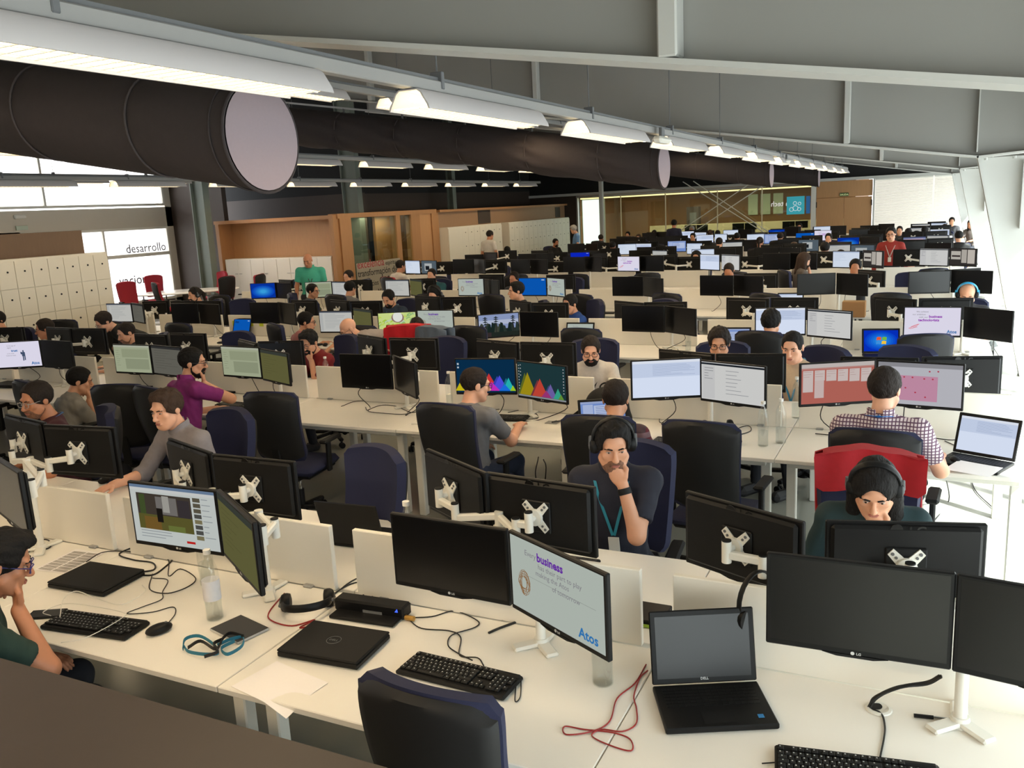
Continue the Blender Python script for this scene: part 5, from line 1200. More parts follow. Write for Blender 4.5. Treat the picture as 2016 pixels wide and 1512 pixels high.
person('person in black T-shirt and glasses bending over a colleague', aty(205, 634, 7.25), 150, 'mid', lean=.42, hyaw=10, hpitch=34, stand=True, shirt=C_('blacktee', (18, 20, 22)), hair='short', hc='dark', glasses=(70, 70, 74), sk=SK3, rh='side', lh='side', lanyard=(50, 90, 60))
sit('smiling person with cropped hair beside the bending colleague', 249, 656, 2, 'B', 140, 'mid', dY=-.1, lean=.12, hyaw=20, hpitch=20, shirt=C_('darkgrey', (44, 44, 48)), hair='buzz', hc='dark', beard='stubble', sk=SK1)
sit('person in profile before a blue chair at the left lockers', 88, 648, 2, 'B', 130, 'mid', dY=-.1, lean=.1, hyaw=15, hpitch=10, shirt=C_('lightblue', (150, 156, 166)), hair='short', hc='dark', glasses=(60, 60, 64), sk=SK2)
sit('person with dark hair cut by the picture edge', -6, 632, 2, 'B', 180, 'lo', shirt=C_('darkgrey', (44, 44, 48)), hair='short', hc='black', sk=SK1)
sit('person in dark red T-shirt with a hand at the mouth', 608, 674, 2, 'B', 160, 'hi', dY=-.12, lean=.2, hyaw=22, hpitch=22, lh='chin', shirt=C_('red', (118, 22, 28)), hair='quiff', hc='black', beard='black', glasses=(24, 24, 30), sk=SK1)
person('bald bearded person in pale T-shirt leaning forward', aty(686, 648, 7.9), 130, 'hi', lean=.4, hyaw=12, hpitch=32, stand=True, shirt=C_('paletee', (160, 152, 150)), hair=None, hc='dark', beard='dark', glasses=(30, 26, 26), sk=SK3, rh='side', lh='side', lanyard=(40, 40, 44))
sit('person with black beard and glasses in white T-shirt', 1163, 690, 2, 'B', 196, 'hi', lean=.14, hyaw=4, hpitch=18, shirt=C_('white', (200, 192, 182)), hair='short', hc='dark', beard='black', glasses=(20, 20, 24), lanyard=(24, 24, 26), sk=SK3)
sit('person with curly hair and glasses peering over a monitor', 1416, 676, 2, 'B', 188, 'hi', lean=.12, hpitch=14, shirt=C_('white', (200, 192, 182)), hair='curly', hc='dark', glasses=(30, 26, 26), sk=SK1)
sit('person with short dark hair reaching for a mouse', 1560, 684, 2, 'B', 150, 'hi', dY=-.12, lean=.16, hyaw=24, hpitch=14, LH=atz(1608, 700, .80), shirt=C_('cream', (196, 176, 150)), hair='buzz', hc='black', sk=SK3, lanyard=(30, 120, 160))
# third row
sit('person in black jacket with wavy dark hair', 1518, 636, 3, 'F', -6, 'mid', lean=.12, hpitch=10, shirt=C_('blackjacket', (20, 20, 22)), sleeve='long', hair='curly', hc='black', sk=SK1)
sit('person in pink shirt leaning to a screen', 604, 634, 3, 'F', -30, 'mid', lean=.14, hyaw=-30, hpitch=10, shirt=C_('pink', (166, 104, 104)), hair='short', hc='black', glasses=(40, 40, 46), sk=SK1)
sit('person with dark ponytail beside a red jacket', 822, 655, 3, 'F', 20, 'mid', lean=.24, hpitch=34, hyaw=20, shirt=C_('darkgrey', (44, 44, 48)), hair='pony', hc='dark', sk=SK1, cl='navy chair under the bright red jacket')
sit('person in blue hoodie looking left', 1122, 599, 3, 'B', 135, 'mid', lean=.1, hyaw=20, hpitch=12, shirt=C_('bluehood', (30, 70, 140)), sleeve='long', hair='short', hc='black', glasses=(60, 60, 64), sk=SK1)
sit('person in dark suit with white collar seen in profile', 1016, 573, 3, 'B', 120, 'mid', lean=.08, hyaw=10, hpitch=4, shirt=C_('suit', (30, 30, 36)), sleeve='long', hair='short', hc='black', sk=SK1)
sit('person in dark blue T-shirt with black beard looking down', 765, 588, 3, 'B', 170, 'mid', lean=.14, hpitch=26, hyaw=10, shirt=C_('dblue', (40, 56, 76)), hair='short', hc='black', beard='black', lanyard=(40, 130, 170), sk=SK1)
sit('person with headset and dark ponytail near the round table', 383, 581, 3, 'B', 150, 'mid', dY=.1, lean=.1, hyaw=10, hpitch=10, shirt=C_('grey', (110, 110, 112)), hair='pony', hc='dark', beard='dark', phones='black', phlabel='black headset on the ponytailed person near the round table', sk=SK1)
# fourth row and the back of the hall
sit('person in green T-shirt and glasses seen in profile', 616, 573, 4, 'F', -60, 'mid', lean=.08, hyaw=-20, hpitch=6, shirt=C_('mossgreen', (60, 76, 62)), hair='short', hc='black', glasses=(40, 40, 44), sk=SK1)
sit('person with bobbed dark hair in grey top', 690, 568, 4, 'F', -8, 'mid', lean=.1, hpitch=8, shirt=C_('grey', (110, 110, 112)), hair='short', hc='black', sk=SK1)
sit('person with short hair behind the bobbed one', 686, 545, 4, 'B', 150, 'lo', dY=.2, lean=.1, hyaw=20, shirt=C_('darkgrey', (44, 44, 48)), hair='short', hc='dark', sk=SK1)
sit('balding person in white T-shirt on a red chair', 789, 524, 5, 'F', -20, 'mid', dY=-.1, lean=.08, hpitch=6, shirt=C_('white', (200, 192, 182)), hair='thin', hc='dark', sk=SK2, D=CH_R)
sit('person behind the open laptop of the fifth row', 850, 542, 4, 'B', 185, 'lo', lean=.1, shirt=C_('tealtee', (40, 90, 96)), hair='buzz', hc='dark', beard='stubble', sk=SK1)
sit('person with headset bending low at the fourth row', 856, 580, 3, 'B', 180, 'lo', lean=.2, hpitch=30, shirt=C_('darkgrey', (44, 44, 48)), hair='short', hc='black', phones='black', phlabel='dark headset on the person bending low', sk=SK3)
sit('person facing forward beside the flat blue screen', 1012, 549, 4, 'B', 180, 'lo', lean=.06, shirt=C_('darkgrey', (44, 44, 48)), hair='short', hc='dark', beard='dark', sk=SK2)
sit('bald person wearing bright blue headphones', 1904, 580, 3, 'B', 180, 'mid', lean=.1, hpitch=24, shirt=C_('darkgrey', (44, 44, 48)), hair=None, hc='dark', phones='blue', phlabel='bright blue headphones on a bald person', sk=SK1)
ZS = {'stand': True}
def stander(label, px, py, ph, yaw, res='lo', **kw):
    H = atz(px, py, ph-.11); return person(label, H, yaw, res, stand=True, lean=.03, rh='side', lh='side', **kw)
stander('bald standing person in turquoise polo with badge', 606, 513, 1.71, 215, 'mid', shirt=C_('turq', (60, 158, 136)), hair=None, sk=SK2, lanyard=(30, 50, 50), collar=True, bulk=1.18, hyaw=-20, hpitch=20)
stander('standing person in white T-shirt seen from behind', 965, 463, 1.78, -10, shirt=C_('white', (200, 192, 182)), hair='short', hc='dark', sk=SK2, hyaw=-20)
stander('standing grey-haired person in blue T-shirt', 1129, 452, 1.72, 120, shirt=C_('skyblue', (92, 130, 176)), hair='curly', hc='grey', sk=SK1, hpitch=20)
stander('standing person in dark T-shirt with short black hair', 1327, 441, 1.7, 10, shirt=C_('navytee', (28, 30, 50)), hair='curly', hc='black', sk=SK2)
stander('standing person in red cardigan with badge and glasses', 1754, 461, 1.65, 176, 'mid', shirt=C_('redcardi', (142, 40, 32)), sleeve='long', hair='pony', hc='black', glasses=(50, 40, 40), lanyard=(180, 176, 170), sk=SK1, bulk=.98)
for k, (lb, px, py, hr, hcol, shc, kw) in enumerate([
    ('person in grey T-shirt with headset and back turned', 1371, 507, 'short', 'black', ('midgrey', (108, 110, 108)), {'phones': 'black', 'phlabel': 'dark headset on the person in grey with back turned', 'bulk': 1.1}),
    ('person looking down with cropped hair behind black monitors', 1435, 534, 'buzz', 'dark', ('darkgrey', (44, 44, 48)), {'hpitch': 30}),
    ('person with long brown hair and beard raising a hand', 1584, 512, 'long', 'brown', ('taupe', (92, 84, 80)), {'yaw': -60, 'beard': 'brown', 'rh': 'chin'}),
    ('person with shaved head before a white screen', 1655, 505, 'buzz', 'dark', ('charcoal', (50, 50, 54)), {}),
    ('person with black hair behind a tilted monitor back', 1684, 527, 'short', 'black', ('darkgrey', (44, 44, 48)), {}),
    ('person holding head in both hands before a pale screen', 1826, 505, 'short', 'dark', ('taupe', (92, 84, 80)), {'rh': 'head', 'lh': 'head'}),
    ('person in dark shirt with lanyard beside the red cardigan', 1803, 465, 'short', 'black', ('darkgrey', (44, 44, 48)), {'yaw': 120}),
    ('bearded person in black T-shirt turned sideways near the lockers', 1094, 478, 'short', 'black', ('blacktee', (18, 20, 22)), {'yaw': 240, 'beard': 'black'}),
    ('person with headset behind the white T-shirt stander', 999, 494, 'short', 'black', ('darkgrey', (44, 44, 48)), {}),
    ('person with reddish curly hair at the far right screens', 1563, 489, 'curly', 'brown', ('darkgrey', (44, 44, 48)), {}),
    ('person in black seated beside a grey monitor', 1206, 485, 'short', 'black', ('blacktee', (18, 20, 22)), {}),
    ('person with light face among the far monitors', 1631, 469, 'short', 'black', ('darkgrey', (44, 44, 48)), {'yaw': 180}),
    ('person with wavy hair among the far black monitors', 1624, 490, 'curly', 'black', ('blacktee', (18, 20, 22)), {}),
    ('person with dark brown bun in the sixth row', 1496, 477, 'pony', 'dark', ('darkgrey', (44, 44, 48)), {}),
    ('person with dark hair before a pale blue screen', 1416, 478, 'short', 'dark', ('charcoal', (50, 50, 54)), {}),
    ('person in dark clothes with back to the glass office', 1364, 467, 'short', 'black', ('blacktee', (18, 20, 22)), {}),
    ('person with blond hair near the glass office', 1362, 453, 'curly', 'grey', ('paletee', (160, 152, 150)), {}),
    ('person with bald crown by the glass office', 1398, 460, 'thin', 'brown', ('charcoal', (50, 50, 54)), {}),
    ('person with short black hair by two white screens', 1413, 461, 'short', 'black', ('navytee', (28, 30, 50)), {}),
    ('person in the back row under the brace rods', 1451, 467, 'short', 'black', ('darkgrey', (44, 44, 48)), {}),
    ('person in the back row below the sticker', 1536, 467, 'short', 'dark', ('charcoal', (50, 50, 54)), {}),
    ('person with black hair right under the teal sign', 1574, 447, 'short', 'black', ('darkgrey', (44, 44, 48)), {}),
    ('person with dark hair near the slim steel post', 1183, 469, 'short', 'dark', ('charcoal', (50, 50, 54)), {}),
    ('person in khaki beside the dark grey screens', 1257, 469, 'short', 'brown', ('khaki', (120, 110, 80)), {}),
    ('person low behind screens left of the dark T-shirt stander', 1236, 463, 'short', 'black', ('darkgrey', (44, 44, 48)), {}),
    ('person partly hidden beside the dark T-shirt stander', 1288, 460, 'short', 'dark', ('charcoal', (50, 50, 54)), {}),
    ('person with grey shaved head left of the red cardigan', 1771, 454, 'thin', 'dark', ('charcoal', (50, 50, 54)), {}),
    ('person with black bob right of the red cardigan', 1788, 459, 'short', 'black', ('blacktee', (18, 20, 22)), {}),
    ('person with dark hair before a white screen near the blinds', 1821, 455, 'short', 'black', ('darkgrey', (44, 44, 48)), {}),
    ('person with brown shaved head by the blinds', 1860, 450, 'buzz', 'brown', ('charcoal', (50, 50, 54)), {}),
    ('person in the last row under the blinds', 1874, 436, 'short', 'dark', ('charcoal', (50, 50, 54)), {'yaw': 180}),
    ('person with long dark hair next to the leaning column', 1911, 441, 'long', 'dark', ('taupe', (92, 84, 80)), {'yaw': 150}),
    ('person with black hair near the right-hand columns', 1888, 466, 'short', 'black', ('darkgrey', (44, 44, 48)), {})]):
    sit(lb, px, py, res='lo', shirt=C_(*shc), hair=hr, hc=hcol, sk=(SK1, SK2, SK3)[k % 3], cl='dark office chair of the '+lb, **kw)

# ------------------------------------------------------------------ chairs without people
chair(-1.16, 2.03, R_(-3), 'empty dark chair with navy rim pushed to the first desk row', None)
chair(-2.74, 3.42, R_(166), 'empty navy chair facing the parapet behind the first desk row', None)
chair(-4.42, 5.06, R_(8), 'empty dark chair with armrests at the second desk row', None)
chair(-1.12, 4.98, R_(-4), 'dark chair standing behind the navy polo wearer', None)
chair(-6.05, 5.0, R_(20), 'dark chair behind the grey button shirt wearer', None)
for n, s, x in ((1, 'F', -1.16), (1, 'B', -2.74), (2, 'F', -4.42), (2, 'F', -1.12), (2, 'F', -6.05)): TAKEN.append((n, s, x))
for n in range(2, 10):
    for sd in 'FB':
        for i in range(CELL[n][0], CELL[n][1]):
            x = G(i)+.6+random.uniform(-.2, .2)
            if any(a == n and b == sd and abs(c-x) < .62 for a, b, c in TAKEN): continue
            if n == 2 and sd == 'F' and -6.6 < x < 0: continue
            if n == 2 and sd == 'B' and random.random() < .4: continue
            rz = (0 if sd == 'F' else PI)+R_(random.uniform(-24, 24))
            chair(x, YB[n]+(-.98 if sd == 'F' else 1.0)+random.uniform(-.06, .1), rz, 'empty navy office chair, '+where(n, sd, x), 'empty chairs, %s side of %s row' % ('near' if sd == 'F' else 'far', ORD[n]), full=(n < 4), arms=(n < 4))
# round meeting table with red chairs
t = thing('meeting_table', 'white oval meeting table with red chairs by the left windows', 'table', (-16.7, 15.6, 0), R_(38))
MB().lathe([(0, .725), (.98, .725), (1.0, .735), (1.0, .745), (.99, .75), (0, .75)], 40).build('tabletop', mat('glossy_white', (240, 238, 236), .25), t).scale = (1.35, .72, 1)
for s in (-1, 1): MB().cyl((s*.6, 0, 0), (s*.6, 0, .73), .05, n=14).build('leg', M_wht, t); MB().lathe([(0, 0), (.28, 0), (.27, .02), (.05, .04)], 20, (s*.6, 0, 0)).build('foot', M_wht, t)
for k, (px, py, Y, rz) in enumerate(((262, 600, 14.2, 250), (306, 590, 16.0, 225), (336, 600, 14.4, -30), (425, 590, 16.8, 165), (440, 600, 15.6, 75), (498, 600, 15.9, 100))):
    P = aty(px, py, Y)
    chair(P.x, Y, R_(rz), ('red chair at the left tip of the oval table', 'red chair with its front to the lockers at the oval table', 'grey-backed red chair at the near rim of the oval table', 'red chair by the white cabinets facing the oval table', 'dark-backed red chair turned away at the right end of the oval table', 'red chair standing apart near the white cabinets')[k], None, CH_R, full=False)
# ------------------------------------------------------------------ things on the desks
DZ = .741
def dpx(x, y, z=DZ): return atz(x, y, z)
def edge(p0, p1, z=.76):
    a = atz(*p0, z); b = atz(*p1, z); return (a+b)/2, math.atan2(b.y-a.y, b.x-a.x)
M_key = mat('key_black', (20, 20, 21), .45, spec=.3); M_keyp = mat('key_print', (190, 190, 190), .5)
def keylist():
    K = []; u = .0188; x0 = -.213
    def row(z, ws, y):
        x = x0
        for w in ws:
            if w < 0: x += -w*u; continue
            K.append((x+w*u/2, y, w*u)); x += w*u
    row(0, [1, -1, 1, 1, 1, 1, -.5, 1, 1, 1, 1, -.5, 1, 1, 1, 1, -.3, 1, 1, 1], .058)
    row(0, [1]*13+[2, -.3, 1, 1, 1, -.3, 1, 1, 1, 1], .033); row(0, [1.5]+[1]*12+[1.5, -.3, 1, 1, 1, -.3, 1, 1, 1, 1], .014)
    row(0, [1.75]+[1]*12+[1.25, -3.6, 1, 1, 1], -.005); row(0, [1.25]+[1]*11+[2.75, -1.3, 1, -1.3, 1, 1, 1, 1], -.024); row(0, [1.25, 1.25, 1.25, 6, 1.25, 1.25, 1.25, 1.5, -.3, 1, 1, 1, -.3, 2, 1], -.043)
    return K
KEYS = keylist(); ME_K = {}
b = MB(); b.box((0, .004, .009), (.442, .148, .016), ch=.005); b.box((0, .066, .014), (.43, .02, .016), ch=.005); ME_kb = b.mesh('case', M_blk)
ME_kbfar = None
def keyboard(c, rz, label, keys=1, group=None):
    t = thing('keyboard', label, 'keyboard', c, rz, group); ob('case', ME_kb, t)
    if keys == 1:
        for x, y, wd in KEYS:
            k = round(wd, 4)
            if k not in ME_K:
                bb = MB(); bb.box((0, 0, .0205), (k-.0022, .0166, .007), ch=.0018); bb.box((-.002, .003, .0242), (.004, .004, .0003), 1); ME_K[k] = bb.mesh('key', [M_key, M_keyp])
            ob('key', ME_K[k], t, (x, y, 0))
    else:
        global ME_kbfar
        if ME_kbfar is None:
            bb = MB()
            for x, y, wd in KEYS: bb.box((x, y, .0195), (wd-.003, .0155, .005))
            ME_kbfar = bb.mesh('keys', mat('key_far', (38, 38, 40), .5), 0)
        o = ob('keys', ME_kbfar, t); o['kind'] = 'stuff'
    return t
bm_ = MB(); bm_.ball((0, 0, .012), (.03, .055, .022), 16); ME_mouse = bm_.mesh('shell', M_blk)
ME_wheel = MB().cyl((-.004, .03, .03), (.004, .03, .03), .009, n=12).mesh('wheel', M_gry)
def mouse(c, rz, label, glow=False, group=None):
    t = thing('mouse', label, 'mouse', c, rz, group); ob('shell', ME_mouse, t, (0, 0, .006)); ob('wheel', ME_wheel, t)
    if glow: MB().ball((0, -.05, .012), .006, 8).build('light', emat((40, 90, 255), 4), t)
    return t
LW, LD = .35, .245
def laptop(c, rz, label, ang=None, pk=None, words=None, near=True, group=None, brand=None):
    """c: hinge midpoint; the base runs towards local -y"""
    t = thing('laptop', label, 'laptop', (c.x, c.y, DZ), rz, group)
    bs = MB().box((0, -LD/2, .012), (LW, LD, .02), ch=.004).build('base', M_blk, t)
    if ang is None:
        ld = MB().box((0, -LD/2, .028), (LW, LD, .01), ch=.004).build('lid', M_blkm, t)
        if brand:
            ring = [(.028*math.cos(a*PI/12), .028*math.sin(a*PI/12), 0) for a in range(24)]
            o = MB().tube([(x, y-LD/2, .0335) for x, y, z in ring], .0012, 4, closed=True).build('emblem', M_gry, ld)
            me = textmesh(brand, .017, M_gry, 0, align='CENTER'); ob('lettering', me, ld, (0, -LD/2-.006, .0338), (-PI/2, 0, 0))
        return t
    a = R_(ang)
    lid = MB().box((0, 0, LD/2), (LW, .009, LD), ch=.004).build('lid', M_blk, t, (0, .004, .022), (-(a-PI/2), 0, 0))
    s = ob('screen', getpic(pk or 'off'), lid, (0, -.0005+.002, .016-.012), (0, 0, 0)); s.scale = (.66, 1, .79)
    if words: slogan(s, words)
    if near:
        bb = MB()
        for r in range(6):
            for k in range(15): bb.box((-.14+k*.02, -.03-r*.0185, .0225), (.0175, .016, .002))
        o = bb.build('keys', M_key, bs, smooth=0); o['kind'] = 'stuff'
        MB().box((0, -.195, .0222), (.1, .06, .001)).build('trackpad', M_gry if False else M_blkm, bs, smooth=0)
        if brand: ob('lettering', textmesh(brand, .012, M_keyp, .0002, align='CENTER'), lid, (0, -.0056, .012)); MB().box((.13, -.2, .0225), (.018, .018, .001)).build('sticker', mat('sticker_blue', (40, 120, 180), .4), bs, smooth=0)
    return t
M_pet = glassmat('clear_plastic', (249, 251, 251), .09, .06); M_water = glassmat('water', (246, 249, 250), .06, .03)
prof = [(.0, .004), (.026, .0), (.034, .004), (.035, .02), (.033, .05), (.035, .08), (.0345, .12), (.035, .17), (.034, .2), (.024, .235), (.0135, .25), (.0132, .272)]
ME_bot = MB().lathe(prof, 20).mesh('shell', M_pet, 60); ME_wat = MB().lathe([(0, .006), (.031, .006), (.032, .1), (.0, .1)], 18).mesh('water', M_water, 60)
ME_cap = MB().lathe([(0, .27), (.0152, .268), (.0152, .285), (.0, .286)], 16).mesh('cap', mat('cap_white', (232, 232, 230), .4))
ME_lab = MB().lathe([(.0357, .085), (.0357, .165)], 20).mesh('label', mat('label_film', (222, 222, 228), .5, noise=.06, nscale=60), 60)
def bottle(c, label, sc=1.0, lab=False, group=None, words=False):
    t = thing('water_bottle', label, 'bottle', (c.x, c.y, DZ-.001), random.uniform(0, 6), group); t.scale = (sc, sc, sc*1.08)
    ob('shell', ME_bot, t); ob('water', ME_wat, t); ob('cap', ME_cap, t)
    if lab: 
        l = MB().lathe([(.0357, .085), (.0357, .165)], 20).build('label', mat('label_film', (222, 222, 228), .5), t, smooth=60)
    if words:
        t.rotation_euler = (0, 0, math.atan2(c.x, -c.y)*1.0)
        ob('lettering', textmesh('VILAS', .018, mat('print_blue', (70, 76, 120), .5), 0, align='CENTER'), t, (0, -.0368, .14))
    return t
def cable(pts, label, r=.0028, mm=None, z=DZ+.003, group=None, name='cable', wild=True):
    P = []
    for p in pts: P.append(atz(p[0], p[1], (p[2] if len(p) > 2 else z)))
    return tag(MB().tube(spline(P, 6), r, 6).build(name, mm or M_cab, smooth=60), label, 'cable', group)
# ---- first row, near side
c, a = edge((132, 1200), (295, 1222)); keyboard((c.x+.075*math.sin(a), c.y-.075*math.cos(a), DZ), a, 'black keyboard beside the round mouse on the left desk')
c, a = edge((822, 1281), (1030, 1330)); keyboard((c.x+.075*math.sin(a), c.y-.075*math.cos(a), DZ), a, 'black keyboard between the closed laptop and the empty chair')
c, a = edge((1523, 1464), (1851, 1505)); keyboard((c.x+.075*math.sin(a), c.y-.075*math.cos(a), DZ), a, 'black keyboard in front of the two dark right-hand monitors')
p = dpx(314, 1246); mouse((p.x, p.y, DZ), R_(-22), 'black wired mouse next to the left keyboard')
c, a = edge((612, 1225), (775, 1250)); laptop(c, a, 'closed black laptop with round emblem on the lid', brand='DELL')
c, a = edge((169, 1108), (296, 1127)); laptop(c, a, 'closed black laptop behind the left keyboard', brand=None)
c, a = edge((1278, 1352), (1497, 1341)); laptop(c, a, 'open black laptop with dark screen on the right desk', 103, 'off', brand='DELL')
bottle(dpx(424, 1218), 'clear water bottle with label near the video page monitor', 1.0, True, words=True)
bottle(dpx(410, 1150), 'clear water bottle behind the labelled bottle')
bottle(dpx(1187, 1345), 'clear water bottle below the slogan monitor', 1.05)
p = dpx(727, 1212); t = thing('docking_station', 'black docking station with cables behind the closed laptop', 'dock', (p.x, p.y, DZ), R_(4))
b = MB(); b.box((0, .03, .03), (.33, .07, .055), ch=.008); b.box((0, -.02, .008), (.3, .1, .014), ch=.004); b.build('body', M_blk, t)
MB().box((.02, -.0065, .02), (.09, .002, .012)).build('connector', M_alu, t, smooth=0); MB().prism([(.125, .035), (.14, .035), (.137, .05)], -.0062, -.0055).build('power_mark', emat((60, 90, 255), 1.5), t, smooth=0)
tag(MB().cyl((p.x+.165, p.y+.02, DZ+.012), (p.x+.205, p.y+.02, DZ+.012), .011, n=12).build('cable_plug', mat('brass', (190, 150, 80), .35, .8)), 'small brass plug beside the docking station', 'plug')
t = thing('notebook', 'dark grey soft notebook next to the labelled bottle', 'notebook', (*dpx(472, 1241).xy, DZ), R_(-14)); MB().box((0, 0, .006), (.2, .145, .011), ch=.003).build('cover', mat('slate_cover', (58, 58, 60), .6), t); MB().box((.001, -.002, .006), (.199, .142, .008)).build('pages', M_keyp, t, smooth=0)
t = thing('lanyard', 'tangled blue and black lanyard on the left desk', 'lanyard', (0, 0, 0))
for k, (pp, mm, zz) in enumerate((([(360, 1278), (365, 1258), (392, 1252), (420, 1268), (430, 1285), (405, 1288), (372, 1283), (362, 1272)], (28, 112, 140), .012), ([(428, 1270), (455, 1258), (478, 1255), (476, 1272), (448, 1288), (436, 1276), (462, 1262)], (28, 112, 140), .014), ([(370, 1275), (395, 1262), (425, 1278), (440, 1255), (455, 1246), (480, 1252)], (16, 16, 18), .02), ([(402, 1293), (430, 1282), (420, 1268), (438, 1258)], (16, 16, 18), .024))):
    MB().tube(spline([atz(x, y, DZ+zz+.004*((i+k) % 3)) for i, (x, y) in enumerate(pp)], 5), (.009, .0022), 4, flat=(0, 0, 1)).build('ribbon', mat('ribbon_%d_%d_%d' % mm, mm, .6), t)
p = dpx(92, 1211); t = thing('mobile_phone', 'black mobile phone lying left of the keyboard', 'phone', (p.x, p.y, DZ), R_(-62)); MB().box((0, 0, .005), (.075, .15, .009), ch=.003).build('body', M_blk, t); MB().box((0, 0, .0098), (.068, .13, .0006)).build('screen', M_scr, t, smooth=0)
def sheet(corners, label, zs=None, mm=None, curl=None, group=None):
    A, B, Cc, D = [Vector(q) for q in corners]; b = MB(); n = 8; vs = []
    for j in range(n+1):
        for i in range(n+1):
            u, v = i/n, j/n; q = A*(1-u)*(1-v)+B*u*(1-v)+Cc*u*v+D*(1-u)*v
            z = q.z+.0008*math.sin(u*5)*math.sin(v*4)+.001
            if curl: z += curl(u, v)
            vs.append((q.x, q.y, z))
    vs2 = [(x, y, z+.0006) for x, y, z in vs]; slab([Vector(q) for q in vs2], [Vector(q) for q in vs], n, n, b)
    o = b.build('paper_sheet', mm or mat('paper', (244, 240, 240), .7), smooth=60); return tag(o, label, 'paper', group)
sheet([atz(455, 1352, DZ), atz(562, 1402, DZ), atz(646, 1345, DZ), atz(545, 1302, DZ)], 'blank sheet of paper hanging over the near desk edge', curl=lambda u, v: -.018*max(0, u-.6)*max(0, .6-v)*6)
t = sheet([atz(66, 1122, DZ), atz(128, 1130, DZ), atz(205, 1090, DZ), atz(150, 1081, DZ)], 'printed sheet behind the left closed laptop')
q0 = atz(66, 1122, DZ+.003); q1 = atz(128, 1130, DZ+.003); q2 = atz(150, 1081, DZ+.003); b = MB(); rr = random.Random(3)
for cx_ in (0, 1):
    for k in range(8):
        for m2 in range(3):
            P = lambda u, v: q0+(q1-q0)*u+(q2-q0)*v
            u0 = .06+cx_*.46; v0 = .06+k*.11+m2*.03; b.quad(P(u0, v0), P(u0+.4, v0), P(u0+.4, v0+.016), P(u0, v0+.016))
o = b.build('printed_lines', mat('ink_grey', (128, 122, 116), .7), t, smooth=0); o['kind'] = 'stuff'
# desk headphones
def desk_phones(px, py, rz, tilt, label, style):
    p = dpx(px, py); t = headphones(Vector((p.x, p.y, DZ+.045)), Matrix.Rotation(rz, 3, 'Z') @ Matrix.Rotation(tilt, 3, 'X'), label, style); return t
h = desk_phones(607, 1196, R_(35), R_(78), 'red and black headphones lying by the docking station', 'red')
desk_phones(1412, 846, R_(20), R_(75), 'black headset with orange cushions beside the water bottles', 'red')
desk_phones(1822, 690, R_(15), R_(75), 'white headphones with black cushions by the blue-screened laptop', 'white')
M_redc = mat('red_cable', (150, 30, 28), .5)
cable([(560, 1168), (530, 1205), (535, 1222), (575, 1232), (620, 1220), (590, 1236), (640, 1228)], 'red headphone cable looped beside the closed laptop', .003, M_redc)
cable([(1272, 1308), (1250, 1345), (1215, 1375), (1200, 1420), (1165, 1440), (1115, 1446), (1112, 1430), (1150, 1436), (1205, 1442), (1240, 1455), (1242, 1478), (1195, 1465), (1165, 1448), (1185, 1436), (1225, 1440), (1252, 1425), (1253, 1395), (1248, 1370), (1260, 1335), (1275, 1320)], 'red flat cable coiled left of the open laptop', .0024, M_redc)
# cables of the first row
for k, (pp, r) in enumerate((
    ([(282, 1070), (235, 1090), (262, 1102), (300, 1108), (302, 1122), (260, 1128), (300, 1132), (330, 1112), (350, 1095), (395, 1085)], .004),
    ([(170, 1106), (200, 1088), (240, 1085), (290, 1090), (330, 1100), (332, 1134), (355, 1120), (385, 1138), (370, 1155), (330, 1168), (295, 1160), (300, 1130)], .0025),
    ([(300, 1138), (330, 1142), (320, 1165), (318, 1180), (280, 1195), (250, 1208), (300, 1205), (340, 1195), (345, 1208), (330, 1228)], .0022),
    ([(640, 1180), (690, 1150), (730, 1145), (770, 1150), (810, 1175), (800, 1200), (796, 1218)], .003),
    ([(655, 1172), (700, 1140), (745, 1133), (785, 1150), (795, 1190), (796, 1215)], .003),
    ([(750, 1195), (820, 1182), (880, 1185), (930, 1205), (1000, 1222), (1040, 1220)], .0035),
    ([(800, 1216), (850, 1214), (895, 1203), (940, 1222), (935, 1235), (890, 1250), (882, 1270), (900, 1285), (930, 1300)], .0025),
    ([(805, 1220), (830, 1237), (885, 1242), (907, 1255), (905, 1290), (940, 1295), (952, 1310)], .0025),
    ([(716, 1195), (715, 1150), (712, 1120)], .004), ([(732, 1198), (735, 1150), (738, 1118)], .004),
    ([(1040, 1216), (985, 1236), (962, 1246)], .005),
    ([(1016, 1345), (1014, 1380), (1024, 1372), (1026, 1340)], .002),
    ([(1500, 1503), (1540, 1500)], .002),
    ([(0, 1090), (40, 1070), (90, 1062), (100, 1075), (85, 1082), (40, 1086), (20, 1098)], .0035),
    ([(5, 1078), (50, 1052), (80, 1068), (60, 1085), (24, 1100)], .0025))):
    cable(pp, 'thin black cable lying on the near side of the first desk row', r, group='cables on the first desk row', name='desk_cable')
cable([(118, 1215), (125, 1180), (150, 1164), (190, 1178), (240, 1190), (285, 1165), (280, 1152)], 'white charging cable arching over the left closed laptop', .0022, M_wht, z=DZ+.035)
cable([(100, 1212), (85, 1205), (120, 1190), (160, 1190), (240, 1205), (238, 1218), (170, 1255), (120, 1265)], 'white earphone cord across the left keyboard', .0018, M_wht, z=DZ+.03)
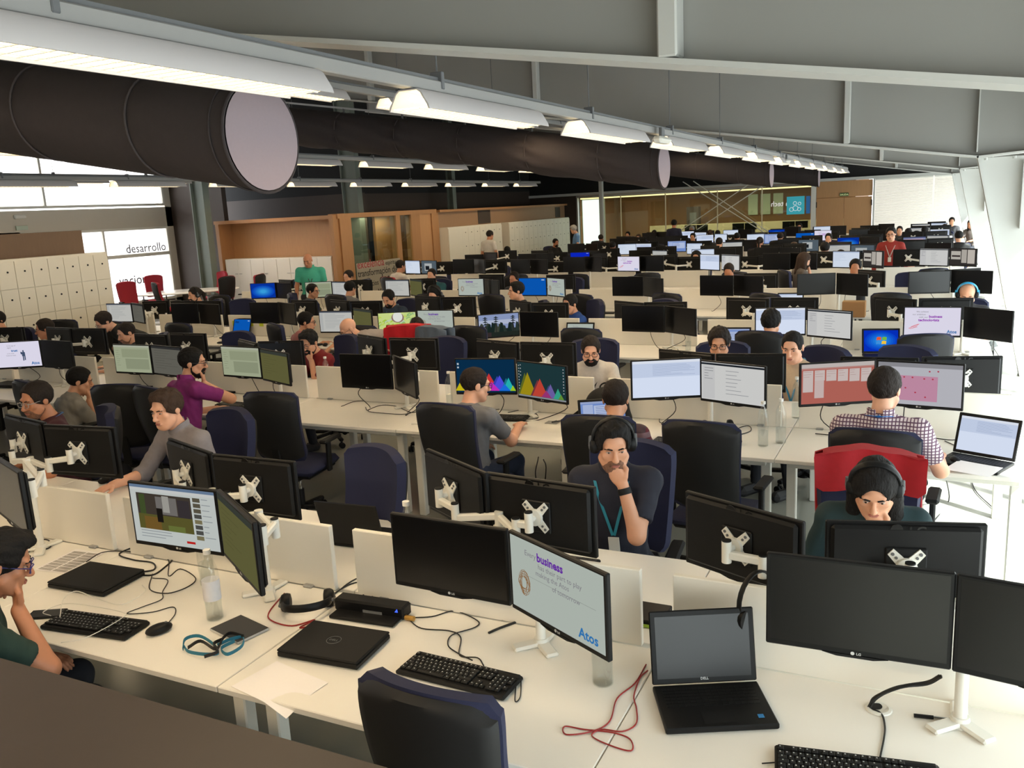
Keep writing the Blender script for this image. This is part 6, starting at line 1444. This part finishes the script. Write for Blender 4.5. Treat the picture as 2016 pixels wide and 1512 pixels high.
# grommet, pole foot pen, cable bundle on the right desk
p = dpx(1730, 1396); t = thing('cable_grommet', 'white round cable grommet on the right desk', 'grommet', (p.x, p.y, DZ)); MB().lathe([(.0, .002), (.022, .002), (.03, .006), (.038, .004), (.04, 0)], 24).build('ring', M_wht, t); MB().lathe([(0, .0045), (.02, .0045), (.02, .003)], 16, (-.01, .01, 0)).build('hole', M_blkm, t)
P = [atz(1712, 1392, DZ+.004), atz(1725, 1372, DZ+.04), atz(1770, 1352, DZ+.08), atz(1825, 1345, DZ+.1), atz(1852, 1332, DZ+.13)]
t = thing('cable_bundle', 'black cable bundle rising from the grommet to the monitor arm', 'cable', (0, 0, 0))
for k in range(4): MB().tube(spline([q+Vector((.004*math.cos(k*1.6+i), .004*math.sin(k*1.6+i), .003*math.cos(i+k))) for i, q in enumerate(P)], 6), .004, 6).build('strand', M_cab, t, smooth=60)
cable([(1712, 1394), (1735, 1405), (1742, 1430), (1740, 1455), (1733, 1490)], 'twisted black cable running from the grommet to the keyboard', .003)
p = dpx(1848, 1417); t = thing('ballpoint_pen', 'black and silver pen at the foot of the monitor arm', 'pen', (p.x, p.y, DZ+.006), R_(10)); MB().cyl((-.07, 0, 0), (-.015, 0, 0), .0062, n=10).build('grip', M_blk, t); MB().cyl((-.015, 0, 0), (.06, 0, 0), .0055, .004, n=10).build('barrel', M_chr, t)
# divider-hung headset and lime labels between the right desks
t = thing('headset', 'black headset hanging on the divider beside the open laptop', 'headset', (-.50, 2.785, 1.0)); t.rotation_euler = (0, 0, R_(62)); t.scale = (.8, .8, 1)
MB().tube([(.115*math.sin(a), -.02, .06+.1*math.cos(a)-.06) for a in [-1.9+k*.27 for k in range(15)]], (.013, .005), 6, flat=(0, 1, 0)).build('band', M_blk, t)
for s in (-1, 1): MB().cyl((s*.1, -.045, -.045), (s*.1, -.005, -.045), .035, n=14).build('ear_cup', M_blk, t)
laptop(Vector((-2.50, 3.22, 0)), R_(184), 'open laptop seen from behind through the divider gap', 105, 'off', near=False)
sheet([(-1.45, 3.05, DZ), (-1.2, 3.05, DZ), (-1.2, 3.4, DZ), (-1.45, 3.4, DZ)], 'sheet of paper on the desk of the navy polo wearer')
keyboard((-1.52, 3.38, DZ), PI, 'black keyboard on the desk of the navy polo wearer', 2)
keyboard((-4.0, 3.42, DZ), PI+R_(-6), 'black keyboard beside the lit mouse', 2); p = atz(206, 950, DZ); mouse((p.x, p.y, DZ), R_(200), 'black mouse with blue light under the hand', True)
tag(MB().box((-.98, 3.02, DZ+.012), (.22, .16, .022), ch=.004).build('notebook', M_blk), 'black notebook with lime edge on the far right desk', 'notebook'); tag(MB().box((-.98, 2.93, DZ+.006), (.22, .012, .01), ch=.002).build('ruler', mat('lime', (140, 170, 40), .5)), 'lime green strip beside the black notebook', 'strip')
bottle(Vector((-2.09, 3.08, 0)), 'clear labelled water bottle by the empty navy chair', 1.1, True, words=True)
# second row
for px, py, lb in ((1414, 925, None), (1502, 878, 'clear empty water bottle nearest the desk seam'), (1537, 872, 'clear empty water bottle beside the divider end'), (887, 800, 'clear water bottle left of the triangle monitors'), (645, 762, 'tall clear water bottle in the divider gap of the second row'), (1640, 840, 'clear water bottle beside the checked shirt'), (503, 772, 'clear water bottle behind the empty chair of the second row')):
    if lb: bottle(dpx(px, py), lb, .98, py == 762)
bottle(aty(1568, 815, 6.35), 'clear water bottle behind the divider of the second row')
c, a = edge((1370, 868), (1430, 862)); keyboard((-1.43, 5.45, DZ), R_(-3), 'dark keyboard near the orange headset', 2); p = dpx(1452, 874); mouse((p.x, p.y, DZ), R_(10), 'black mouse near the empty water bottles')
p = dpx(1880, 912); mouse((p.x, p.y, DZ), R_(14), 'black mouse right of the checked shirt')
p = dpx(1010, 828); keyboard((p.x-.12, p.y+.02, DZ), R_(8), 'black keyboard in front of the triangle monitors', 2)
p = dpx(468, 800); keyboard((p.x, p.y, DZ), R_(-4), 'black keyboard in front of the magenta polo', 2)
c = Vector((.33, 5.58, 0)); laptop(c, R_(-24), 'open laptop with papers on its keyboard at the right end', 108, 'mail')
sheet([(.12, 5.25, DZ+.026), (.34, 5.16, DZ+.026), (.42, 5.36, DZ+.026), (.2, 5.46, DZ+.026)], 'white papers lying on the open laptop at the right end')
sheet([(-.08, 5.42, DZ), (.14, 5.33, DZ), (.22, 5.53, DZ), (-.0, 5.62, DZ)], 'white papers beside the laptop at the right end')
c = dpx(1172, 862, .76); laptop(Vector((-2.02, 5.52, 0)), R_(28), 'open laptop with blue desktop before the plaid shirt', 112, 'ide')
c = dpx(440, 768, .76); laptop(c, R_(-6), 'open laptop beside the magenta polo', 110, 'mail')
for px, py, lb in ((275, 765, 'closed black laptop near the pale grey T-shirt'), (40, 755, 'closed black laptop under the trust slogan')):
    laptop(dpx(px, py), R_(8), lb)
t = thing('backpack', 'black backpack standing against the second row divider', 'bag', (-2.12, 5.86, DZ), R_(4))
v = Vol(axis(-.25, .25, .012), axis(-.14, .14, .012), axis(-.01, .34, .012)); v.ell((0, 0, .13), (.17, .085, .15), .04); v.ell((0, -.05, .09), (.13, .06, .09), .03); v.cone((-.12, 0, .04), (.12, 0, .04), .07, .07, .04)
ob('body', v.mesh('body', mat('bag_nylon', (18, 18, 19), .7, noise=.1, nscale=60)), t); MB().tube(spline([(-.17, -.02, .12), (-.27, -.06, .04), (-.25, -.2, .012), (-.12, -.18, .012), (-.1, -.08, .05)], 5), (.016, .003), 4, flat=(0, 0, 1)).build('strap', M_blkm, t); MB().tube([(.05*math.cos(a), 0, .27+.04*math.sin(a)) for a in [k*PI/8 for k in range(9)]], .006, 6).build('handle', M_blkm, t)
for k, pp in enumerate((
    [(835, 752), (842, 790), (815, 812), (780, 800), (750, 798), (725, 808), (740, 812), (800, 815), (828, 800)], [(672, 800), (700, 790), (735, 789)], [(985, 780), (1005, 800), (1045, 806), (1080, 805), (1093, 790)], [(1028, 778), (1012, 797), (980, 806), (950, 808)], [(1000, 812), (1040, 806), (1060, 822), (1030, 826)],
    [(1300, 812), (1330, 802), (1345, 815), (1340, 828), (1300, 832), (1310, 815), (1370, 822), (1390, 800)], [(1320, 835), (1350, 828), (1370, 835)], [(1390, 802), (1405, 822), (1440, 818), (1452, 808)], [(1430, 852), (1470, 838), (1478, 848), (1450, 858)],
    [(1640, 802), (1660, 815)], [(1800, 805), (1815, 830)], [(1845, 855), (1880, 848), (1910, 852)], [(1835, 862), (1880, 866), (1905, 855)], [(1880, 905), (1892, 885), (1860, 868)])):
    cable(pp, 'black cable lying on the second desk row', .003, group='cables on the second desk row', name='desk_cable')
for k, pp in enumerate(([(1060, 900, .7), (1055, 940, .4), (1075, 985, .01), (1110, 1000, .01)], [(1070, 905, .7), (1075, 920, .5), (1072, 960, .3)], [(1500, 960, .6), (1490, 1000, .2)], [(450, 900, .65), (440, 930, .3), (470, 960, .01)], [(1955, 1000, .01), (1920, 965, .01), (1910, 930, .01)], [(1840, 1025, .01), (1868, 985, .01), (1860, 930, .4)])):
    cable(pp, 'black cable hanging under the second desk row', .004, group='cables under the second desk row', name='hanging_cable')
p = dpx(818, 836); tag(MB().cyl((p.x-.03, p.y-.01, DZ+.006), (p.x+.06, p.y+.02, DZ+.006), .005, n=8).build('marker_pen', M_wht), 'white marker pen on the second row desk', 'pen')
p = dpx(1088, 832); t = thing('small_tool', 'small grey folding tool on a clear sleeve beside the hand', 'tool', (p.x, p.y, DZ)); MB().box((0, 0, .002), (.1, .08, .003), ch=.001).build('sleeve', M_alu, t); MB().tube([(.02, .03, .008), (0, -.02, .008), (.05, .04, .008)], .006, 6).build('handle', M_gry, t)
# third row and beyond
c, a = edge((1694, 697), (1775, 695)); laptop(c, a*.6, 'open laptop with blue window-logo desktop on the third row', 105, 'winlogo', brand=None)
laptop(dpx(1444, 690, .76), R_(6), 'open laptop with blue editor page on the third row', 108, 'ide', near=False)
laptop(dpx(1140, 676, .76), R_(2), 'open laptop with the business technologists slogan', 108, 'atos', 'tech', near=False)
laptop(dpx(474, 660, .76), R_(-3), 'open laptop with blue slogan wallpaper on the third row', 108, 'blue', 'cloud', near=False)
laptop(Vector((-7.35, 13.3, 0)), R_(180), 'open laptop with pale page on the fourth row', 108, 'white', near=False)
laptop(Vector((aty(1556, 577, 12.35).x, 12.35, 0)), R_(4), 'open laptop showing a white page on the fourth row', 108, 'white', near=False)
for px, py, lb in ((908, 690, 'clear bottle left of its twin on the third row'), (923, 690, 'clear bottle right of its twin on the third row'), (970, 620, 'clear bottle on the third row far side'), (1355, 690, 'clear bottle under the black pair on the third row'), (1955, 690, 'clear bottle on the third row right end')): bottle(dpx(px, py), lb, .95)
p = dpx(332, 655); t = bottle(p, 'blue sports bottle on the third row', 1.0); 
for ch_ in t.children:
    if ch_.name.startswith('shell'): ch_.data = ch_.data.copy(); ch_.data.materials[0] = mat('blue_bottle', (24, 60, 130), .3)
for k, (px, py) in enumerate(((365, 650), (425, 640), (488, 610), (505, 625), (510, 628), (830, 690), (1046, 668))):
    q = aty(px, py, YB[3]-.05-.33*(k % 2)) ; col = ((206, 220, 60), (206, 220, 60), (206, 220, 60), (206, 220, 60), (206, 220, 60), (240, 110, 60), (240, 96, 60))[k]
    tag(MB().box((q.x, YB[3]-.016, .92), (.075, .003, .075)).build('sticky_note', mat('note_%d' % col[1], col, .7)), '%s sticky note on the third row divider' % ('lime' if k < 5 else 'orange'), 'note', 'sticky notes on the third row')
t = thing('cardboard_box', 'small brown cardboard box on the fourth row desk', 'box', (*aty(1682, 590, 11.9).xy, DZ)); MB().box((0, 0, .1), (.28, .2, .2), ch=.004).build('body', mat('cardboard', (160, 116, 72), .8), t); MB().box((0, 0, .201), (.28, .05, .003)).build('tape', mat('tape', (190, 160, 110), .5), t, smooth=0)
# garments on chairs
def jacket(x, y, rz, mm, label, cat='jacket', top=1.145, low=.72, w=.5):
    t = thing('jacket', label, cat, (x, y, 0), rz)
    va, nu, nv = back_grid(w, w+.02, low, top, -.075, 1, .09, 14, 12); vb, _, _ = back_grid(w-.01, w+.01, low, top, -.058, 1, .09, 14, 12)
    f = lambda q, k: (q[0], q[1]+.012*math.sin(q[0]*38+q[2]*9)+.006*math.sin(q[2]*30), q[2]+.012*math.sin(q[0]*16)*(1 if q[2] < low+.1 else .2))
    b = MB(); slab([f(q, 0) for q in va], [f(q, 0) for q in vb], nu, nv, b)
    va2, _, _ = back_grid(w, w+.02, low+.18, top+.004, .052, 1, .09, 14, 12); vb2, _, _ = back_grid(w-.01, w+.01, low+.18, top+.004, .04, 1, .09, 14, 12)
    slab([f(q, 0) for q in vb2], [f(q, 0) for q in va2], nu, nv, b)
    va3 = [f(q, 0) for q in va[-15:]]; vb3 = [f(q, 0) for q in va2[-15:]]
    b.add(va3+vb3, [(i, i+1, 15+i+1, 15+i) for i in range(14)])
    b.build('cloth', mm, t, smooth=60); return t
bpy.context.view_layer.update()
# a chair for the jackets near the red-jacket seat on the third row
jacket(-4.75, 8.2, R_(-20), cloth('denim', (92, 104, 120)), 'pale denim jacket hanging on a third row chair')

for lb, x, y, rz in CHL:
    if 'dark teal top' in lb: jacket(x, y, rz, cloth('carmine', (158, 14, 26)), 'carmine red cloth over the chair of the teal top wearer', 'cloth', w=.47, low=.8)
    if 'dark ponytail beside' in lb: jacket(x, y, rz, cloth('brightred', (196, 20, 34)), 'bright red jacket over a third row chair')

# keyboards, mice and monitor leads at the other places
rk = random.Random(11)
KB = [(2, 'B'), (3, 'F'), (3, 'B'), (4, 'F'), (4, 'B')]
for n, sd in KB:
    for i in range(CELL[n][0]+(1 if n == 2 else 0), CELL[n][1]):
        s = -1 if sd == 'F' else 1
        if rk.random() < .25: continue
        x = G(i)+.62+rk.uniform(-.08, .08); y = YB[n]+s*(.62+rk.uniform(-.03, .04)); side = 'near' if sd == 'F' else 'far'
        if (n, sd) == (3, 'F') and (i in (0, 2) or -4.3 < x < -2.6): continue
        keyboard((x, y, DZ), (0 if sd == 'F' else PI)+R_(rk.uniform(-8, 8)), 'black keyboard, '+where(n, sd, x), 2, 'keyboards, %s side of %s row' % (side, ORD[n]))
        mouse((x+.31*(-s), y, DZ), R_(rk.uniform(-20, 20)), 'black mouse, '+where(n, sd, x), False, 'mice, %s side of %s row' % (side, ORD[n]))
for key, L in MON.items():
    n, sd = int(key[0]), key[1]
    if sd != 'F' or n not in (2, 3, 4): continue
    for nm, x, y, z, a in L:
        if rk.random() < .25: continue
        sx = rk.uniform(-.08, .08); p0 = Vector((x+sx, y+.045, z-.11)); p1 = Vector((x+sx*2+rk.uniform(-.1, .1), y+.1, .86)); p2 = Vector((x+rk.uniform(-.2, .2), y+.12, DZ+.004)); p3 = p2+Vector((rk.uniform(-.15, .15), rk.uniform(-.16, .05), 0)); p4 = p3+Vector((rk.uniform(-.12, .12), rk.uniform(0, .1), 0))
        tag(MB().tube(spline([p0, p1, p2, p3, p4], 5), .0035, 5).build('monitor_lead', M_cab, smooth=60), 'black monitor lead, '+where(n, sd, x), 'cable', 'monitor leads, near side of %s row' % ORD[n])
